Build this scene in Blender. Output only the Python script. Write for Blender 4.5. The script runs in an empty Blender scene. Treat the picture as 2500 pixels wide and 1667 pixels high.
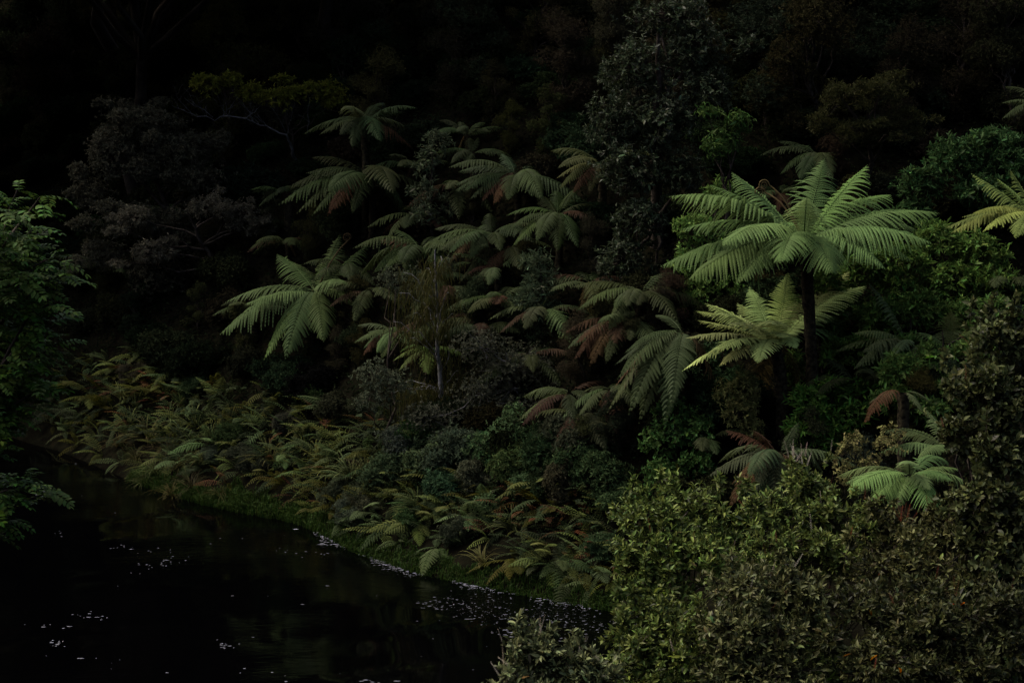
import bpy, math, numpy as np
from mathutils import Vector, Matrix, Euler
R = math.radians
sc = bpy.context.scene
COL = sc.collection

# ------------------------------------------------------------------ camera
PITCH = R(8.0); HFOV = R(30.0); CAMZ = 10.0
cd = bpy.data.cameras.new('camera'); cd.sensor_width = 36; cd.lens = 36 / (2 * math.tan(HFOV / 2))
cd.clip_end = 600
cam = bpy.data.objects.new('camera', cd); COL.objects.link(cam)
cam.location = (0, 0, CAMZ); cam.rotation_euler = (math.pi / 2 - PITCH, 0, 0)
sc.camera = cam

# ------------------------------------------------------------------ sky, sun, exposure
SUN_EL, SUN_AZ = 58.0, -75.0          # azimuth of the sun seen from the camera: 0 = straight ahead (+y), negative = to the left
w = bpy.data.worlds.new('World'); sc.world = w; w.use_nodes = True
nt = w.node_tree
sky = nt.nodes.new('ShaderNodeTexSky'); sky.sky_type = 'NISHITA'; sky.sun_disc = False
sky.sun_elevation = R(SUN_EL); sky.sun_rotation = R(SUN_AZ); sky.dust_density = 6.0; sky.ozone_density = 0.6; sky.air_density = 1.0
bg = nt.nodes['Background']; bg.inputs['Strength'].default_value = 0.15
nt.links.new(sky.outputs['Color'], bg.inputs['Color'])
sl = bpy.data.lights.new('sun', 'SUN'); sl.energy = 1.5; sl.angle = R(18); sl.color = (1.0, 0.96, 0.88)
sun = bpy.data.objects.new('sun', sl); COL.objects.link(sun)
_e, _a = R(SUN_EL), R(SUN_AZ)
sun_dir = Vector((math.sin(_a) * math.cos(_e), math.cos(_a) * math.cos(_e), math.sin(_e)))
sun.rotation_euler = sun_dir.to_track_quat('Z', 'Y').to_euler(); sun.location = (0, 0, 60)
vs = sc.view_settings; vs.view_transform = 'Standard'; vs.look = 'None'; vs.gamma = 1; vs.use_curve_mapping = False
vs.exposure = 0.68
cy = sc.cycles
cy.max_bounces = 5; cy.diffuse_bounces = 0; cy.glossy_bounces = 2; cy.transmission_bounces = 2; cy.transparent_max_bounces = 4
cy.use_denoising = True

# ------------------------------------------------------------------ picture helpers (photo pixels 2500 x 1667)
F = 1250 / math.tan(HFOV / 2)
FW = np.array((0, math.cos(PITCH), -math.sin(PITCH))); UPV = np.array((0, math.sin(PITCH), math.cos(PITCH)))
CAM = np.array((0, 0, CAMZ)); ZUP = np.array((0.0, 0.0, 1.0))
def ray(px, py):
    d = FW + np.array((1.0, 0, 0)) * (px - 1250) / F - UPV * (py - 833.5) / F
    return d
def at(px, py, Y):
    d = ray(px, py); return CAM + d * (Y / d[1])
def on_water(px, py):
    d = ray(px, py); return CAM + d * (-CAMZ / d[2])
def project(P):
    v = P - CAM; z = v @ FW
    return 1250 + F * v[..., 0] / z, 833.5 - F * (v @ UPV) / z

# ------------------------------------------------------------------ materials
def new_mat(name):
    m = bpy.data.materials.new(name); m.use_nodes = True
    t = m.node_tree; b = t.nodes['Principled BSDF']; return m, t, b
def leaf_mat(name, rough=0.5, spec=0.4, transl=0.3, vary=0.45, hue=0.03, sat=1.2):
    m, t, b = new_mat(name)
    oi = t.nodes.new('ShaderNodeObjectInfo'); ge = t.nodes.new('ShaderNodeNewGeometry')
    ad = t.nodes.new('ShaderNodeMath'); ad.operation = 'ADD'
    t.links.new(oi.outputs['Random'], ad.inputs[0]); t.links.new(ge.outputs['Random Per Island'], ad.inputs[1])
    fr = t.nodes.new('ShaderNodeMath'); fr.operation = 'FRACT'; t.links.new(ad.outputs[0], fr.inputs[0])
    m2 = t.nodes.new('ShaderNodeMath'); m2.operation = 'MULTIPLY'; m2.inputs[1].default_value = 7.31; t.links.new(fr.outputs[0], m2.inputs[0])
    f2 = t.nodes.new('ShaderNodeMath'); f2.operation = 'FRACT'; t.links.new(m2.outputs[0], f2.inputs[0])
    no = t.nodes.new('ShaderNodeTexNoise'); no.inputs['Scale'].default_value = 2.3; no.inputs['Detail'].default_value = 4
    tc = t.nodes.new('ShaderNodeTexCoord'); t.links.new(tc.outputs['Object'], no.inputs['Vector'])
    va = t.nodes.new('ShaderNodeMapRange'); va.inputs['To Min'].default_value = 1 - vary; va.inputs['To Max'].default_value = 1 + vary
    t.links.new(fr.outputs[0], va.inputs['Value'])
    vn = t.nodes.new('ShaderNodeMapRange'); vn.inputs['From Min'].default_value = 0.3; vn.inputs['From Max'].default_value = 0.7
    vn.inputs['To Min'].default_value = 0.75; vn.inputs['To Max'].default_value = 1.25
    t.links.new(no.outputs[0], vn.inputs['Value'])
    vm = t.nodes.new('ShaderNodeMath'); vm.operation = 'MULTIPLY'; t.links.new(va.outputs[0], vm.inputs[0]); t.links.new(vn.outputs[0], vm.inputs[1])
    hs = t.nodes.new('ShaderNodeHueSaturation'); hs.inputs['Saturation'].default_value = sat
    hh = t.nodes.new('ShaderNodeMapRange'); hh.inputs['To Min'].default_value = 0.5 - hue; hh.inputs['To Max'].default_value = 0.5 + hue * 0.6
    t.links.new(f2.outputs[0], hh.inputs['Value'])
    t.links.new(hh.outputs[0], hs.inputs['Hue']); t.links.new(vm.outputs[0], hs.inputs['Value']); t.links.new(oi.outputs['Color'], hs.inputs['Color'])
    t.links.new(hs.outputs[0], b.inputs['Base Color'])
    b.inputs['Roughness'].default_value = rough; b.inputs['Specular IOR Level'].default_value = spec
    if transl:
        tr = t.nodes.new('ShaderNodeBsdfTranslucent'); t.links.new(hs.outputs[0], tr.inputs['Color'])
        mx = t.nodes.new('ShaderNodeMixShader'); mx.inputs[0].default_value = transl
        out = t.nodes['Material Output']
        t.links.new(b.outputs[0], mx.inputs[1]); t.links.new(tr.outputs[0], mx.inputs[2]); t.links.new(mx.outputs[0], out.inputs['Surface'])
    return m
def bark_mat(name, c1, c2, scale=6.0, bump=0.5, rough=0.9):
    m, t, b = new_mat(name)
    tc = t.nodes.new('ShaderNodeTexCoord'); no = t.nodes.new('ShaderNodeTexNoise'); no.inputs['Scale'].default_value = scale; no.inputs['Detail'].default_value = 8
    t.links.new(tc.outputs['Object'], no.inputs['Vector'])
    cr = t.nodes.new('ShaderNodeValToRGB'); cr.color_ramp.elements[0].position = 0.35; cr.color_ramp.elements[1].position = 0.65
    cr.color_ramp.elements[0].color = (*c1, 1); cr.color_ramp.elements[1].color = (*c2, 1)
    t.links.new(no.outputs[0], cr.inputs[0]); t.links.new(cr.outputs[0], b.inputs['Base Color'])
    bp = t.nodes.new('ShaderNodeBump'); bp.inputs['Strength'].default_value = bump; bp.inputs['Distance'].default_value = 0.03
    t.links.new(no.outputs[0], bp.inputs['Height']); t.links.new(bp.outputs[0], b.inputs['Normal'])
    b.inputs['Roughness'].default_value = rough; b.inputs['Specular IOR Level'].default_value = 0.04
    return m
M_FROND = leaf_mat('fern_frond', 0.6, 0.06, 0.32, 0.18, 0.014, 1.08)
M_LEAF = leaf_mat('soft_leaf', 0.55, 0.05, 0.25, 0.45, 0.03)
M_GLOSS = leaf_mat('glossy_leaf', 0.45, 0.12, 0.24, 0.8, 0.035)
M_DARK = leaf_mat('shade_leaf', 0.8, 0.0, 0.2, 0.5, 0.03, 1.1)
M_GRASS = leaf_mat('grass_blade', 0.6, 0.05, 0.3, 0.45, 0.03)
M_BARK = bark_mat('dark_bark', (0.012, 0.009, 0.007), (0.045, 0.036, 0.028))
M_FTRUNK = bark_mat('fern_trunk_bark', (0.006, 0.005, 0.004), (0.04, 0.033, 0.018), 14, 1.0)
M_GREY = bark_mat('grey_bark', (0.03, 0.029, 0.028), (0.085, 0.082, 0.08), 9)
M_PALE = bark_mat('pale_grey_bark', (0.07, 0.066, 0.066), (0.21, 0.20, 0.20), 9)
M_FLOWER = leaf_mat('flower_spike', 0.7, 0.2, 0.2, 0.3, 0.02)

# ------------------------------------------------------------------ object helpers
def mesh(name, V, Fs, mat, smooth=False):
    me = bpy.data.meshes.new(name)
    V = np.asarray(V, np.float32)
    if isinstance(Fs, list) and len(Fs) and isinstance(Fs[0], np.ndarray):
        blocks = [b for b in Fs if len(b)]
    else:
        blocks = [np.asarray(Fs)]
    nl = sum(b.size for b in blocks); nf = sum(len(b) for b in blocks)
    me.vertices.add(len(V)); me.vertices.foreach_set('co', V.ravel())
    me.loops.add(nl); me.loops.foreach_set('vertex_index', np.concatenate([b.ravel() for b in blocks]).astype(np.int32))
    me.polygons.add(nf)
    tot = np.concatenate([np.full(len(b), b.shape[1]) for b in blocks]); st = np.concatenate([[0], np.cumsum(tot)[:-1]])
    me.polygons.foreach_set('loop_start', st.astype(np.int32))
    me.polygons.foreach_set('use_smooth', np.full(nf, smooth))
    me.update(calc_edges=True)
    if mat: me.materials.append(mat)
    return me
def link(name, me, parent=None, color=None, kind=None):
    o = bpy.data.objects.new(name, me); COL.objects.link(o)
    if parent is not None: o.parent = parent
    if color is not None: o.color = (*color, 1)
    if kind: o['kind'] = kind
    return o
def thing(name, label, cat, loc=(0, 0, 0), group=None):
    o = bpy.data.objects.new(name, None); COL.objects.link(o); o.location = loc; o.empty_display_size = 0.2
    o['label'] = label; o['category'] = cat
    if group: o['group'] = group
    return o
def jit(rng, c, s=0.15):
    k = 1 + rng.normal(0, s); return tuple(max(0.004, x * k * (1 + rng.normal(0, s * 0.3))) for x in c)
def nrm(a):
    return a / np.maximum(np.linalg.norm(a, axis=-1, keepdims=True), 1e-9)

class Tubes:                                   # tapered tubes along polylines, gathered into one mesh
    def __init__(s): s.V = []; s.Q = []; s.n = 0
    def add(s, pts, radii, sides=6):
        pts = np.asarray(pts, float); k = len(pts); radii = np.broadcast_to(np.asarray(radii, float), (k,))
        T = nrm(np.gradient(pts, axis=0)); ref = np.where(np.abs(T[:, 2:3]) > 0.9, np.array([[1.0, 0, 0]]), np.array([[0, 0, 1.0]]))
        A = nrm(np.cross(T, ref)); B = np.cross(T, A)
        an = np.arange(sides) * 2 * math.pi / sides
        ring = pts[:, None] + radii[:, None, None] * (A[:, None] * np.cos(an)[None, :, None] + B[:, None] * np.sin(an)[None, :, None])
        s.V.append(ring.reshape(-1, 3))
        i = np.arange(k - 1)[:, None] * sides; j = np.arange(sides)[None]
        q = np.stack([i + j, i + (j + 1) % sides, i + sides + (j + 1) % sides, i + sides + j], -1).reshape(-1, 4)
        s.Q.append(q + s.n); s.n += k * sides
    def mesh(s, name, mat): return mesh(name, np.concatenate(s.V), np.concatenate(s.Q), mat, True)

LM = [(360, 380, 'grey-leaved tree'), (540, 510, 'silvery shrub tree'), (650, 230, 'layered tree'), (887, 300, 'flat-crowned fern'), (800, 470, 'layered fern with a pink frond'), (770, 712, 'isolated lime-green fern'), (1040, 470, 'slender sapling'),
      (1262, 428, 'fern with two brown fronds'), (1362, 522, 'star-shaped fern'), (1310, 720, 'narrow-leaved sapling'), (1070, 760, 'hanging conifer'), (1250, 930, 'airy shrub'), (1560, 350, 'dark broadleaf tree'), (1530, 788, 'rusty fern'),
      (1620, 930, 'drooping grey-green fern'), (1962, 480, 'tall fern crown'), (1893, 838, 'bright yellow-green fern'), (2100, 260, 'olive needle-leaved tree'), (2380, 400, 'dark long-leaved bush'), (2350, 640, 'large fresh green bush'),
      (2220, 900, 'shrivelled purple-brown frond'), (330, 900, 'upper edge of the fern bank'), (190, 1000, 'far end of the fern bank'), (440, 1120, 'fine sedge tufts'), (640, 1180, 'mossy shore'), (820, 1260, 'start of the foam line'),
      (860, 1120, 'broad strap leaves'), (1050, 1150, 'leafy shrubs under the conifer'), (1200, 1280, 'middle of the foam line'), (1350, 1200, 'rusty bank ferns'), (1420, 1380, 'riffle'), (600, 960, 'hollow under the lime-green fern'),
      (60, 250, 'feather-leaved tree top'), (1200, 180, 'black hilltop'), (2420, 120, 'black upper corner')]
def by(px, py): return min(LM, key=lambda m: (m[0] - px) ** 2 + 1.6 * (m[1] - py) ** 2)[2]

# ------------------------------------------------------------------ terrain: the far bank, its hillside and the near bank
SHORE_PX = [(-260, 1010), (0, 1062), (160, 1108), (300, 1168), (430, 1212), (560, 1246), (690, 1268), (752, 1288), (860, 1345), (1000, 1395), (1160, 1430),
            (1330, 1462), (1500, 1492), (1700, 1535), (2000, 1580), (2500, 1640)]
SH = np.array([on_water(*p)[:2] for p in SHORE_PX])
SH = np.vstack([[-60, SH[0, 1] + 14], [-30, SH[0, 1] + 4], SH, [30, SH[-1, 1] - 4], [70, SH[-1, 1] - 12]])
def shore_y(x): return np.interp(x, SH[:, 0], SH[:, 1])
rng0 = np.random.default_rng(4)
WAV = [(rng0.uniform(0.15, 1.1), rng0.uniform(0, 6.28), rng0.uniform(0, 6.28)) for _ in range(14)]
def bumps(x, y):
    z = 0
    for k, a, p in WAV: z = z + np.sin(k * (x * math.cos(a) + y * math.sin(a)) + p) * 0.10 / k ** 0.7
    return z
def ground(x, y):
    x = np.asarray(x, float); y = np.asarray(y, float)
    d = y - shore_y(x)
    far = np.where(d > 0, 0.28 * np.clip(d / 0.5, 0, 1) + 0.60 * np.clip(d - 0.6, 0, 75) + 0.12 * np.clip(d - 10, 0, 60) + np.clip(d / 4, 0, 1) * bumps(x, y), np.clip(d * 0.8, -1.6, 0))
    near = np.where(y < 15, 0.55 * (15 - y) + 0.4 * np.clip((15 - y) / 6, 0, 1) * bumps(x, y), np.clip((15 - y) * 0.8, -1.6, 0))
    near = near - 1.1 * np.exp(-((x / 3.0) ** 2 + (y / 3.0) ** 2))
    return np.where(d > -4, far, near)
def place(px, py, h, y0=24.0):                  # where the sight line through a pixel is h above the hillside
    for Y in np.arange(y0, 110, 0.1):
        P = at(px, py, Y)
        if P[2] - float(ground(P[0], P[1])) <= h and P[1] > shore_y(P[0]) - 0.2: return P
    return at(px, py, 80)
gx = np.concatenate([np.linspace(-160, -32, 33), np.linspace(-31, 31, 249), np.linspace(32, 160, 33)])
gy = np.concatenate([np.linspace(-120, -2, 50), np.linspace(0, 80, 321), np.linspace(82, 200, 40)])
X, Y = np.meshgrid(gx, gy); Z = ground(X, Y)
nx, ny = len(gx), len(gy)
idx = np.arange(nx * ny).reshape(ny, nx)
Q = np.stack([idx[:-1, :-1], idx[:-1, 1:], idx[1:, 1:], idx[1:, :-1]], -1).reshape(-1, 4)
mg, t, b = new_mat('forest_floor')
tc = t.nodes.new('ShaderNodeTexCoord'); no = t.nodes.new('ShaderNodeTexNoise'); no.inputs['Scale'].default_value = 3.0; no.inputs['Detail'].default_value = 10
t.links.new(tc.outputs['Object'], no.inputs['Vector'])
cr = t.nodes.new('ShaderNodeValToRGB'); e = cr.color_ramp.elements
e[0].position = 0.35; e[0].color = (0.003, 0.0025, 0.0018, 1); e[1].position = 0.7; e[1].color = (0.008, 0.007, 0.004, 1)  # wet black humus, darkened further to stand in for undergrowth shade
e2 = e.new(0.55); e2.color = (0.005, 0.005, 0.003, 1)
t.links.new(no.outputs[0], cr.inputs[0]); t.links.new(cr.outputs[0], b.inputs['Base Color']); b.inputs['Roughness'].default_value = 0.95
b.inputs['Specular IOR Level'].default_value = 0.0
bp = t.nodes.new('ShaderNodeBump'); bp.inputs['Distance'].default_value = 0.15; t.links.new(no.outputs[0], bp.inputs['Height']); t.links.new(bp.outputs[0], b.inputs['Normal'])
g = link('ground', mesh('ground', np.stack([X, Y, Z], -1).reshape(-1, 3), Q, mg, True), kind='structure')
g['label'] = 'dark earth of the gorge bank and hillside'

# river: a gently rippled sheet of black water
wx = np.linspace(-60, 60, 241); wy = np.linspace(12, 75, 253)
WX, WY = np.meshgrid(wx, wy)
idx = np.arange(WX.size).reshape(WX.shape)
Q = np.stack([idx[:-1, :-1], idx[:-1, 1:], idx[1:, 1:], idx[1:, :-1]], -1).reshape(-1, 4)
mw, t, b = new_mat('dark_river_water')
b.inputs['Base Color'].default_value = (0.0003, 0.0003, 0.0004, 1); b.inputs['Roughness'].default_value = 0.04; b.inputs['Specular IOR Level'].default_value = 0.22; b.inputs['IOR'].default_value = 1.33
tc = t.nodes.new('ShaderNodeTexCoord'); mp = t.nodes.new('ShaderNodeMapping'); mp.inputs['Rotation'].default_value = (0, 0, R(-40)); mp.inputs['Scale'].default_value = (0.55, 2.0, 1)
t.links.new(tc.outputs['Object'], mp.inputs['Vector'])
n1 = t.nodes.new('ShaderNodeTexNoise'); n1.inputs['Scale'].default_value = 3.6; n1.inputs['Detail'].default_value = 5; n1.inputs['Distortion'].default_value = 0.8
t.links.new(mp.outputs[0], n1.inputs['Vector'])
n2 = t.nodes.new('ShaderNodeTexNoise'); n2.inputs['Scale'].default_value = 0.25; n2.inputs['Detail'].default_value = 2
t.links.new(tc.outputs['Object'], n2.inputs['Vector'])
mr = t.nodes.new('ShaderNodeMapRange'); mr.inputs['From Min'].default_value = 0.42; mr.inputs['From Max'].default_value = 0.68; mr.inputs['To Min'].default_value = 0.02
t.links.new(n2.outputs[0], mr.inputs['Value'])
mu = t.nodes.new('ShaderNodeMath'); mu.operation = 'MULTIPLY'; t.links.new(n1.outputs[0], mu.inputs[0]); t.links.new(mr.outputs[0], mu.inputs[1])
rc = on_water(1330, 1494); gm = t.nodes.new('ShaderNodeMapping'); gm.vector_type = 'TEXTURE'; gm.inputs['Location'].default_value = (rc[0], rc[1], 0); gm.inputs['Rotation'].default_value = (0, 0, R(-25)); gm.inputs['Scale'].default_value = (3.2, 1.1, 1)
t.links.new(tc.outputs['Object'], gm.inputs['Vector']); gs = t.nodes.new('ShaderNodeTexGradient'); gs.gradient_type = 'SPHERICAL'; t.links.new(gm.outputs[0], gs.inputs['Vector'])
n3 = t.nodes.new('ShaderNodeTexNoise'); n3.inputs['Scale'].default_value = 7.0; n3.inputs['Detail'].default_value = 4; t.links.new(mp.outputs[0], n3.inputs['Vector'])
m3 = t.nodes.new('ShaderNodeMath'); m3.operation = 'MULTIPLY'; t.links.new(n3.outputs[0], m3.inputs[0]); t.links.new(gs.outputs['Fac'], m3.inputs[1])
m4 = t.nodes.new('ShaderNodeMath'); m4.operation = 'MULTIPLY_ADD'; m4.inputs[1].default_value = 9.0; t.links.new(m3.outputs[0], m4.inputs[0]); t.links.new(mu.outputs[0], m4.inputs[2]); mu = m4
bp = t.nodes.new('ShaderNodeBump'); bp.inputs['Strength'].default_value = 0.13; bp.inputs['Distance'].default_value = 0.06
t.links.new(mu.outputs[0], bp.inputs['Height']); t.links.new(bp.outputs[0], b.inputs['Normal'])
wz = 0.006 * np.sin(WX * 2.1 + WY * 1.3) + 0.005 * np.sin(WX * 1.1 - WY * 2.7)
rv = link('river', mesh('river', np.stack([WX, WY, wz], -1).reshape(-1, 3), Q, mw, True), kind='structure')
rv['label'] = 'black rippled river water below the fern bank'

# ------------------------------------------------------------------ fern fronds
def frond_geo(P0, P1, arch, n=24, m=10, width=0.21, droop=0.35, twist=0.0, sweep=68, rach=0.010, first=0.1, curl=0.0, ragged=0.0, rng=None, fill=0.48):
    """one frond as a welded sheet: rachis, a pinna on both sides of every node, pinnules along each pinna"""
    P0 = np.asarray(P0, float); P1 = np.asarray(P1, float); ch = P1 - P0; L = np.linalg.norm(ch)
    out = ch * np.array((1, 1, 0)); out = out / max(np.linalg.norm(out), 1e-6)
    C = P0 + ch * 0.45 + ZUP * arch * L
    t = np.linspace(0, 1, n) ** 0.93
    P = (1 - t)[:, None] ** 2 * P0 + 2 * ((1 - t) * t)[:, None] * C + t[:, None] ** 2 * P1
    if curl: P = P - ZUP * curl * L * np.clip((t - 0.75) / 0.25, 0, 1)[:, None] ** 2 + 0
    T = nrm(np.gradient(P, axis=0))
    up = ZUP - out * 0.35
    N = nrm(up - (T @ up)[:, None] * T); S = np.cross(T, N)
    if twist:
        c, s_ = math.cos(twist), math.sin(twist); N, S = N * c + S * s_, S * c - N * s_
    wl = np.where(t < 0.4, 0.38 + 0.62 * np.clip((t - first) / (0.4 - first), 0, 1) ** 0.8, 0.03 + 0.97 * (1 - (np.clip(t - 0.4, 0, 1) / 0.6) ** 1.7))
    wl = np.where(t < first, 0.02, wl) * width * L
    rr = rach * (1.15 - 0.95 * t)
    sg = np.array([-1.0, 1.0])
    th = R(sweep) - R(26) * t ** 2
    D = S[:, None] * sg[None, :, None] * np.sin(th)[:, None, None] + T[:, None] * np.cos(th)[:, None, None]
    ll = wl[:, None] * np.ones((1, 2))
    dr = droop * np.ones((n, 2))
    if rng is not None:
        ll = ll * rng.normal(1, 0.05 + ragged, (n, 2)).clip(0.15, 1.3); dr = dr * rng.normal(1, 0.25, (n, 2))
        D = nrm(D + rng.normal(0, 0.035 + ragged * 0.25, D.shape))
    s = np.linspace(0, 1, m + 1)
    B0 = P[:, None] + S[:, None] * sg[None, :, None] * rr[:, None, None]
    Rb = B0[:, :, None] + D[:, :, None] * (ll[:, :, None] * s)[..., None] - (0.75 * ZUP + 0.25 * N[:, None, None]) * (ll * dr)[:, :, None, None] * (s ** 2)[None, None, :, None]
    Rb += (0.10 * ll)[:, :, None, None] * (s * (1 - s))[None, None, :, None] * N[:, None, None]
    sp = np.gradient(P, axis=0); sp = np.linalg.norm(sp, axis=1)                     # node spacing
    Qd = nrm(np.cross(N[:, None] * np.ones((1, 2, 1)), D))
    hw = fill * sp * np.minimum(1, wl / (wl.max() * 0.35) + 0.25)
    sm = s[:-1]; prof = (1 - 0.85 * sm ** 2.2) * (0.75 + 0.25 * np.clip(sm * 8, 0, 1))
    seg = Rb[:, :, 1:] - Rb[:, :, :-1]
    ka = np.array([-1.0, 1.0])
    off = Qd[:, :, None, None] * (hw[:, None, None] * prof)[..., None, None] * ka[:, None] - (0.5 * hw[:, None, None] * prof)[..., None, None] * N[:, None, None, None] * np.ones((1, 2, 1, 2, 1))
    base = Rb[:, :, :-1, None]
    O1 = base + seg[:, :, :, None] * 0.42 + off; O2 = base + seg[:, :, :, None] * 1.06 + off
    iR = np.arange(n * 2 * (m + 1)).reshape(n, 2, m + 1); k0 = iR.size
    iO1 = k0 + np.arange(n * 2 * m * 2).reshape(n, 2, m, 2); iO2 = iO1 + n * 2 * m * 2
    k1 = k0 + 2 * n * 2 * m * 2
    iT = k1 + np.arange(n)
    V = np.concatenate([Rb.reshape(-1, 3), O1.reshape(-1, 3), O2.reshape(-1, 3), P + N * rr[:, None] * 1.2])
    a = np.broadcast_to(iR[:, :, :-1, None], iO1.shape); b_ = np.broadcast_to(iR[:, :, 1:, None], iO1.shape)
    q1 = np.stack([a, b_, iO2, iO1], -1).reshape(-1, 4)
    l, r = iR[:, 0, 0], iR[:, 1, 0]
    q2 = np.concatenate([np.stack([l[:-1], l[1:], iT[1:], iT[:-1]], -1), np.stack([iT[:-1], iT[1:], r[1:], r[:-1]], -1), np.stack([r[:-1], r[1:], l[1:], l[:-1]], -1)])
    return V, np.concatenate([q1, q2])

def fern_trunk(t, crown, foot, r0, r1, rng, shag=0):
    k = 26; s = np.linspace(0, 1, k); pts = foot[None] * (1 - s)[:, None] + crown[None] * s[:, None]
    pts[:, :2] += np.sin(s * 3.1)[:, None] * np.array([0.04, 0.0]) + rng.normal(0, 0.006, (k, 2))
    sides = 12; an = np.arange(sides) * 2 * math.pi / sides
    rad = (r0 + (r1 - r0) * s + 0.10 * r0 * np.exp(-s * 9))[:, None] * (1 + rng.normal(0, 0.07, (k, sides)))
    V = pts[:, None] + np.stack([np.cos(an)[None] * rad, np.sin(an)[None] * rad, np.zeros((k, sides))], -1)
    i = np.arange(k - 1)[:, None] * sides; j = np.arange(sides)[None]
    q = np.stack([i + j, i + (j + 1) % sides, i + sides + (j + 1) % sides, i + sides + j], -1).reshape(-1, 4)
    link('trunk', mesh('trunk', V.reshape(-1, 3) - crown_off(t), q, M_FTRUNK, True), t)
    if shag:                                     # old frond stubs standing out from the trunk
        tb = Tubes()
        for _ in range(shag):
            u = rng.uniform(0.15, 1.0) ** 0.6; a = rng.uniform(0, 6.28); p = foot + (crown - foot) * u
            d = np.array((math.cos(a), math.sin(a), rng.uniform(-0.4, 0.9))); d /= np.linalg.norm(d); rr = r0 + (r1 - r0) * u
            q0 = p + d * np.array((1, 1, 0)) * rr * 0.85
            tb.add([q0, q0 + d * rng.uniform(0.03, 0.10), q0 + d * rng.uniform(0.10, 0.2) - ZUP * 0.03], [0.014, 0.011, 0.004], 3)
        for i_, vv in enumerate(tb.V): tb.V[i_] = vv - crown_off(t)
        link('frond_stub', tb.mesh('frond_stub', M_FTRUNK), t, kind='stuff')
def crown_off(t): return np.array(t.location)

FERNS = []
def tree_fern(label, cx, cy, h, L, tips, color, seed, rust=(), auto=0, n=22, m=8, dead=0, trunk_r=0.11, foot=None, shag=0, width=0.21, y=None, auto_el=(0.0, 0.6), vcol=0.16, arch=0.26, droop=0.55, group=None, dim=None, name='tree_fern', autocol=None):
    """tips: (px, py[, depth offset, arch]) of fronds seen in the photo; auto: more fronds spread round the crown"""
    rng = np.random.default_rng(seed)
    C = place(cx, cy, h) if y is None else at(cx, cy, y)
    gz = float(ground(C[0], C[1]))
    ft = np.array((C[0], C[1], gz - 0.1)) if foot is None else np.array(at(foot[0], foot[1], C[1] + foot[2]))
    if foot is not None: ft[2] = float(ground(ft[0], ft[1])) - 0.1
    t = thing(name, label, 'tree fern' if name == 'tree_fern' else 'fern', tuple(ft + np.array((0, 0, 0.1))), group)
    o = np.array(t.location)
    if h > 0.3: fern_trunk(t, C, ft, trunk_r * 1.15, trunk_r, rng, shag)
    def put(tip, col, arch_, **kw):
        out = (tip - C) * np.array((1, 1, 0)); out = out / max(np.linalg.norm(out), 1e-6)
        b = C + out * trunk_r * 0.8 + ZUP * rng.uniform(-0.05, 0.04)
        V, Q = frond_geo(b, tip, arch_, n=n, m=m, width=width * rng.uniform(0.92, 1.08), droop=droop * rng.uniform(0.8, 1.25), twist=rng.normal(0, 0.12), rng=rng, rach=0.012 * L / 2.5, **kw)
        return link('frond', mesh('frond', V - o, Q, M_FROND, False), t, col)
    for i, tp in enumerate(tips):
        a = arch; dy = None
        if len(tp) > 2: dy = tp[2]
        if len(tp) > 3: a = tp[3] * (1.0 if n > 28 else 1.25)
        flat = at(tp[0], tp[1], C[1]); lat = np.linalg.norm(flat - C)
        if dy is None:
            rem = math.sqrt(max(0.0, (0.95 * L) ** 2 - lat ** 2)) * 0.75
            dy = rem if flat[2] > C[2] + 0.25 * lat else -rem
        tip = at(tp[0], tp[1], C[1] + dy)
        rs = i in rust
        put(tip, jit(rng, (0.046, 0.026, 0.014), 0.2) if rs else jit(rng, color, vcol), a, ragged=0.12 if rs else 0.0)
    a0 = rng.uniform(0, 6.28)
    for i in range(auto):
        az = a0 + 2 * math.pi * i / max(auto, 1) + rng.normal(0, 0.2); el = rng.uniform(*auto_el); l = L * rng.uniform(0.8, 1.02)
        tip = C + l * np.array((math.cos(az) * math.cos(el), math.sin(az) * math.cos(el), math.sin(el) - 0.25))
        put(tip, jit(rng, autocol or color, vcol), arch * rng.uniform(0.9, 1.5))
    for i in range(dead):                         # dead fronds hanging down round the trunk
        az = rng.uniform(0, 6.28); l = L * rng.uniform(0.6, 0.85)
        tip = C + np.array((math.cos(az) * l * 0.45, math.sin(az) * l * 0.45, -l * 0.85))
        if tip[2] < gz + 0.15: tip = tip + (C - tip) * 0.35
        put(tip, jit(rng, (0.095, 0.072, 0.034), 0.25), 0.32, ragged=0.2)
    FERNS.append((t, C)); return t, C

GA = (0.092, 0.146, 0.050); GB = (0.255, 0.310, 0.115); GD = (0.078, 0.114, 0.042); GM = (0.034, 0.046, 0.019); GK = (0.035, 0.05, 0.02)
# the tall fern with the wide crown
YB = place(1962, 588, 3.8)[1] + 0.2
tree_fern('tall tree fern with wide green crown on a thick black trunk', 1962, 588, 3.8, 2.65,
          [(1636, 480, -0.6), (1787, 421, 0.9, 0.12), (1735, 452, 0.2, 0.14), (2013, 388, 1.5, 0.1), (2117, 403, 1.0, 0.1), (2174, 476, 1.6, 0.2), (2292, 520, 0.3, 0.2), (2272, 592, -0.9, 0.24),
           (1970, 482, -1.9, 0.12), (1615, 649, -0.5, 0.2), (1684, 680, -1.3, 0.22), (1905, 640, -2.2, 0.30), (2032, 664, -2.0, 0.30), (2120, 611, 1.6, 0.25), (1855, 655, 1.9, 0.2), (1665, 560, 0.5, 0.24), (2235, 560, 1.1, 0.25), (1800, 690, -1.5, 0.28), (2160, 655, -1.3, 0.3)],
          GA, 11, n=36, m=16, trunk_r=0.112, foot=(1986, 930, 0.25), shag=70, auto=3, auto_el=(0.1, 0.4), droop=0.5, vcol=0.10, width=0.285)
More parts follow.
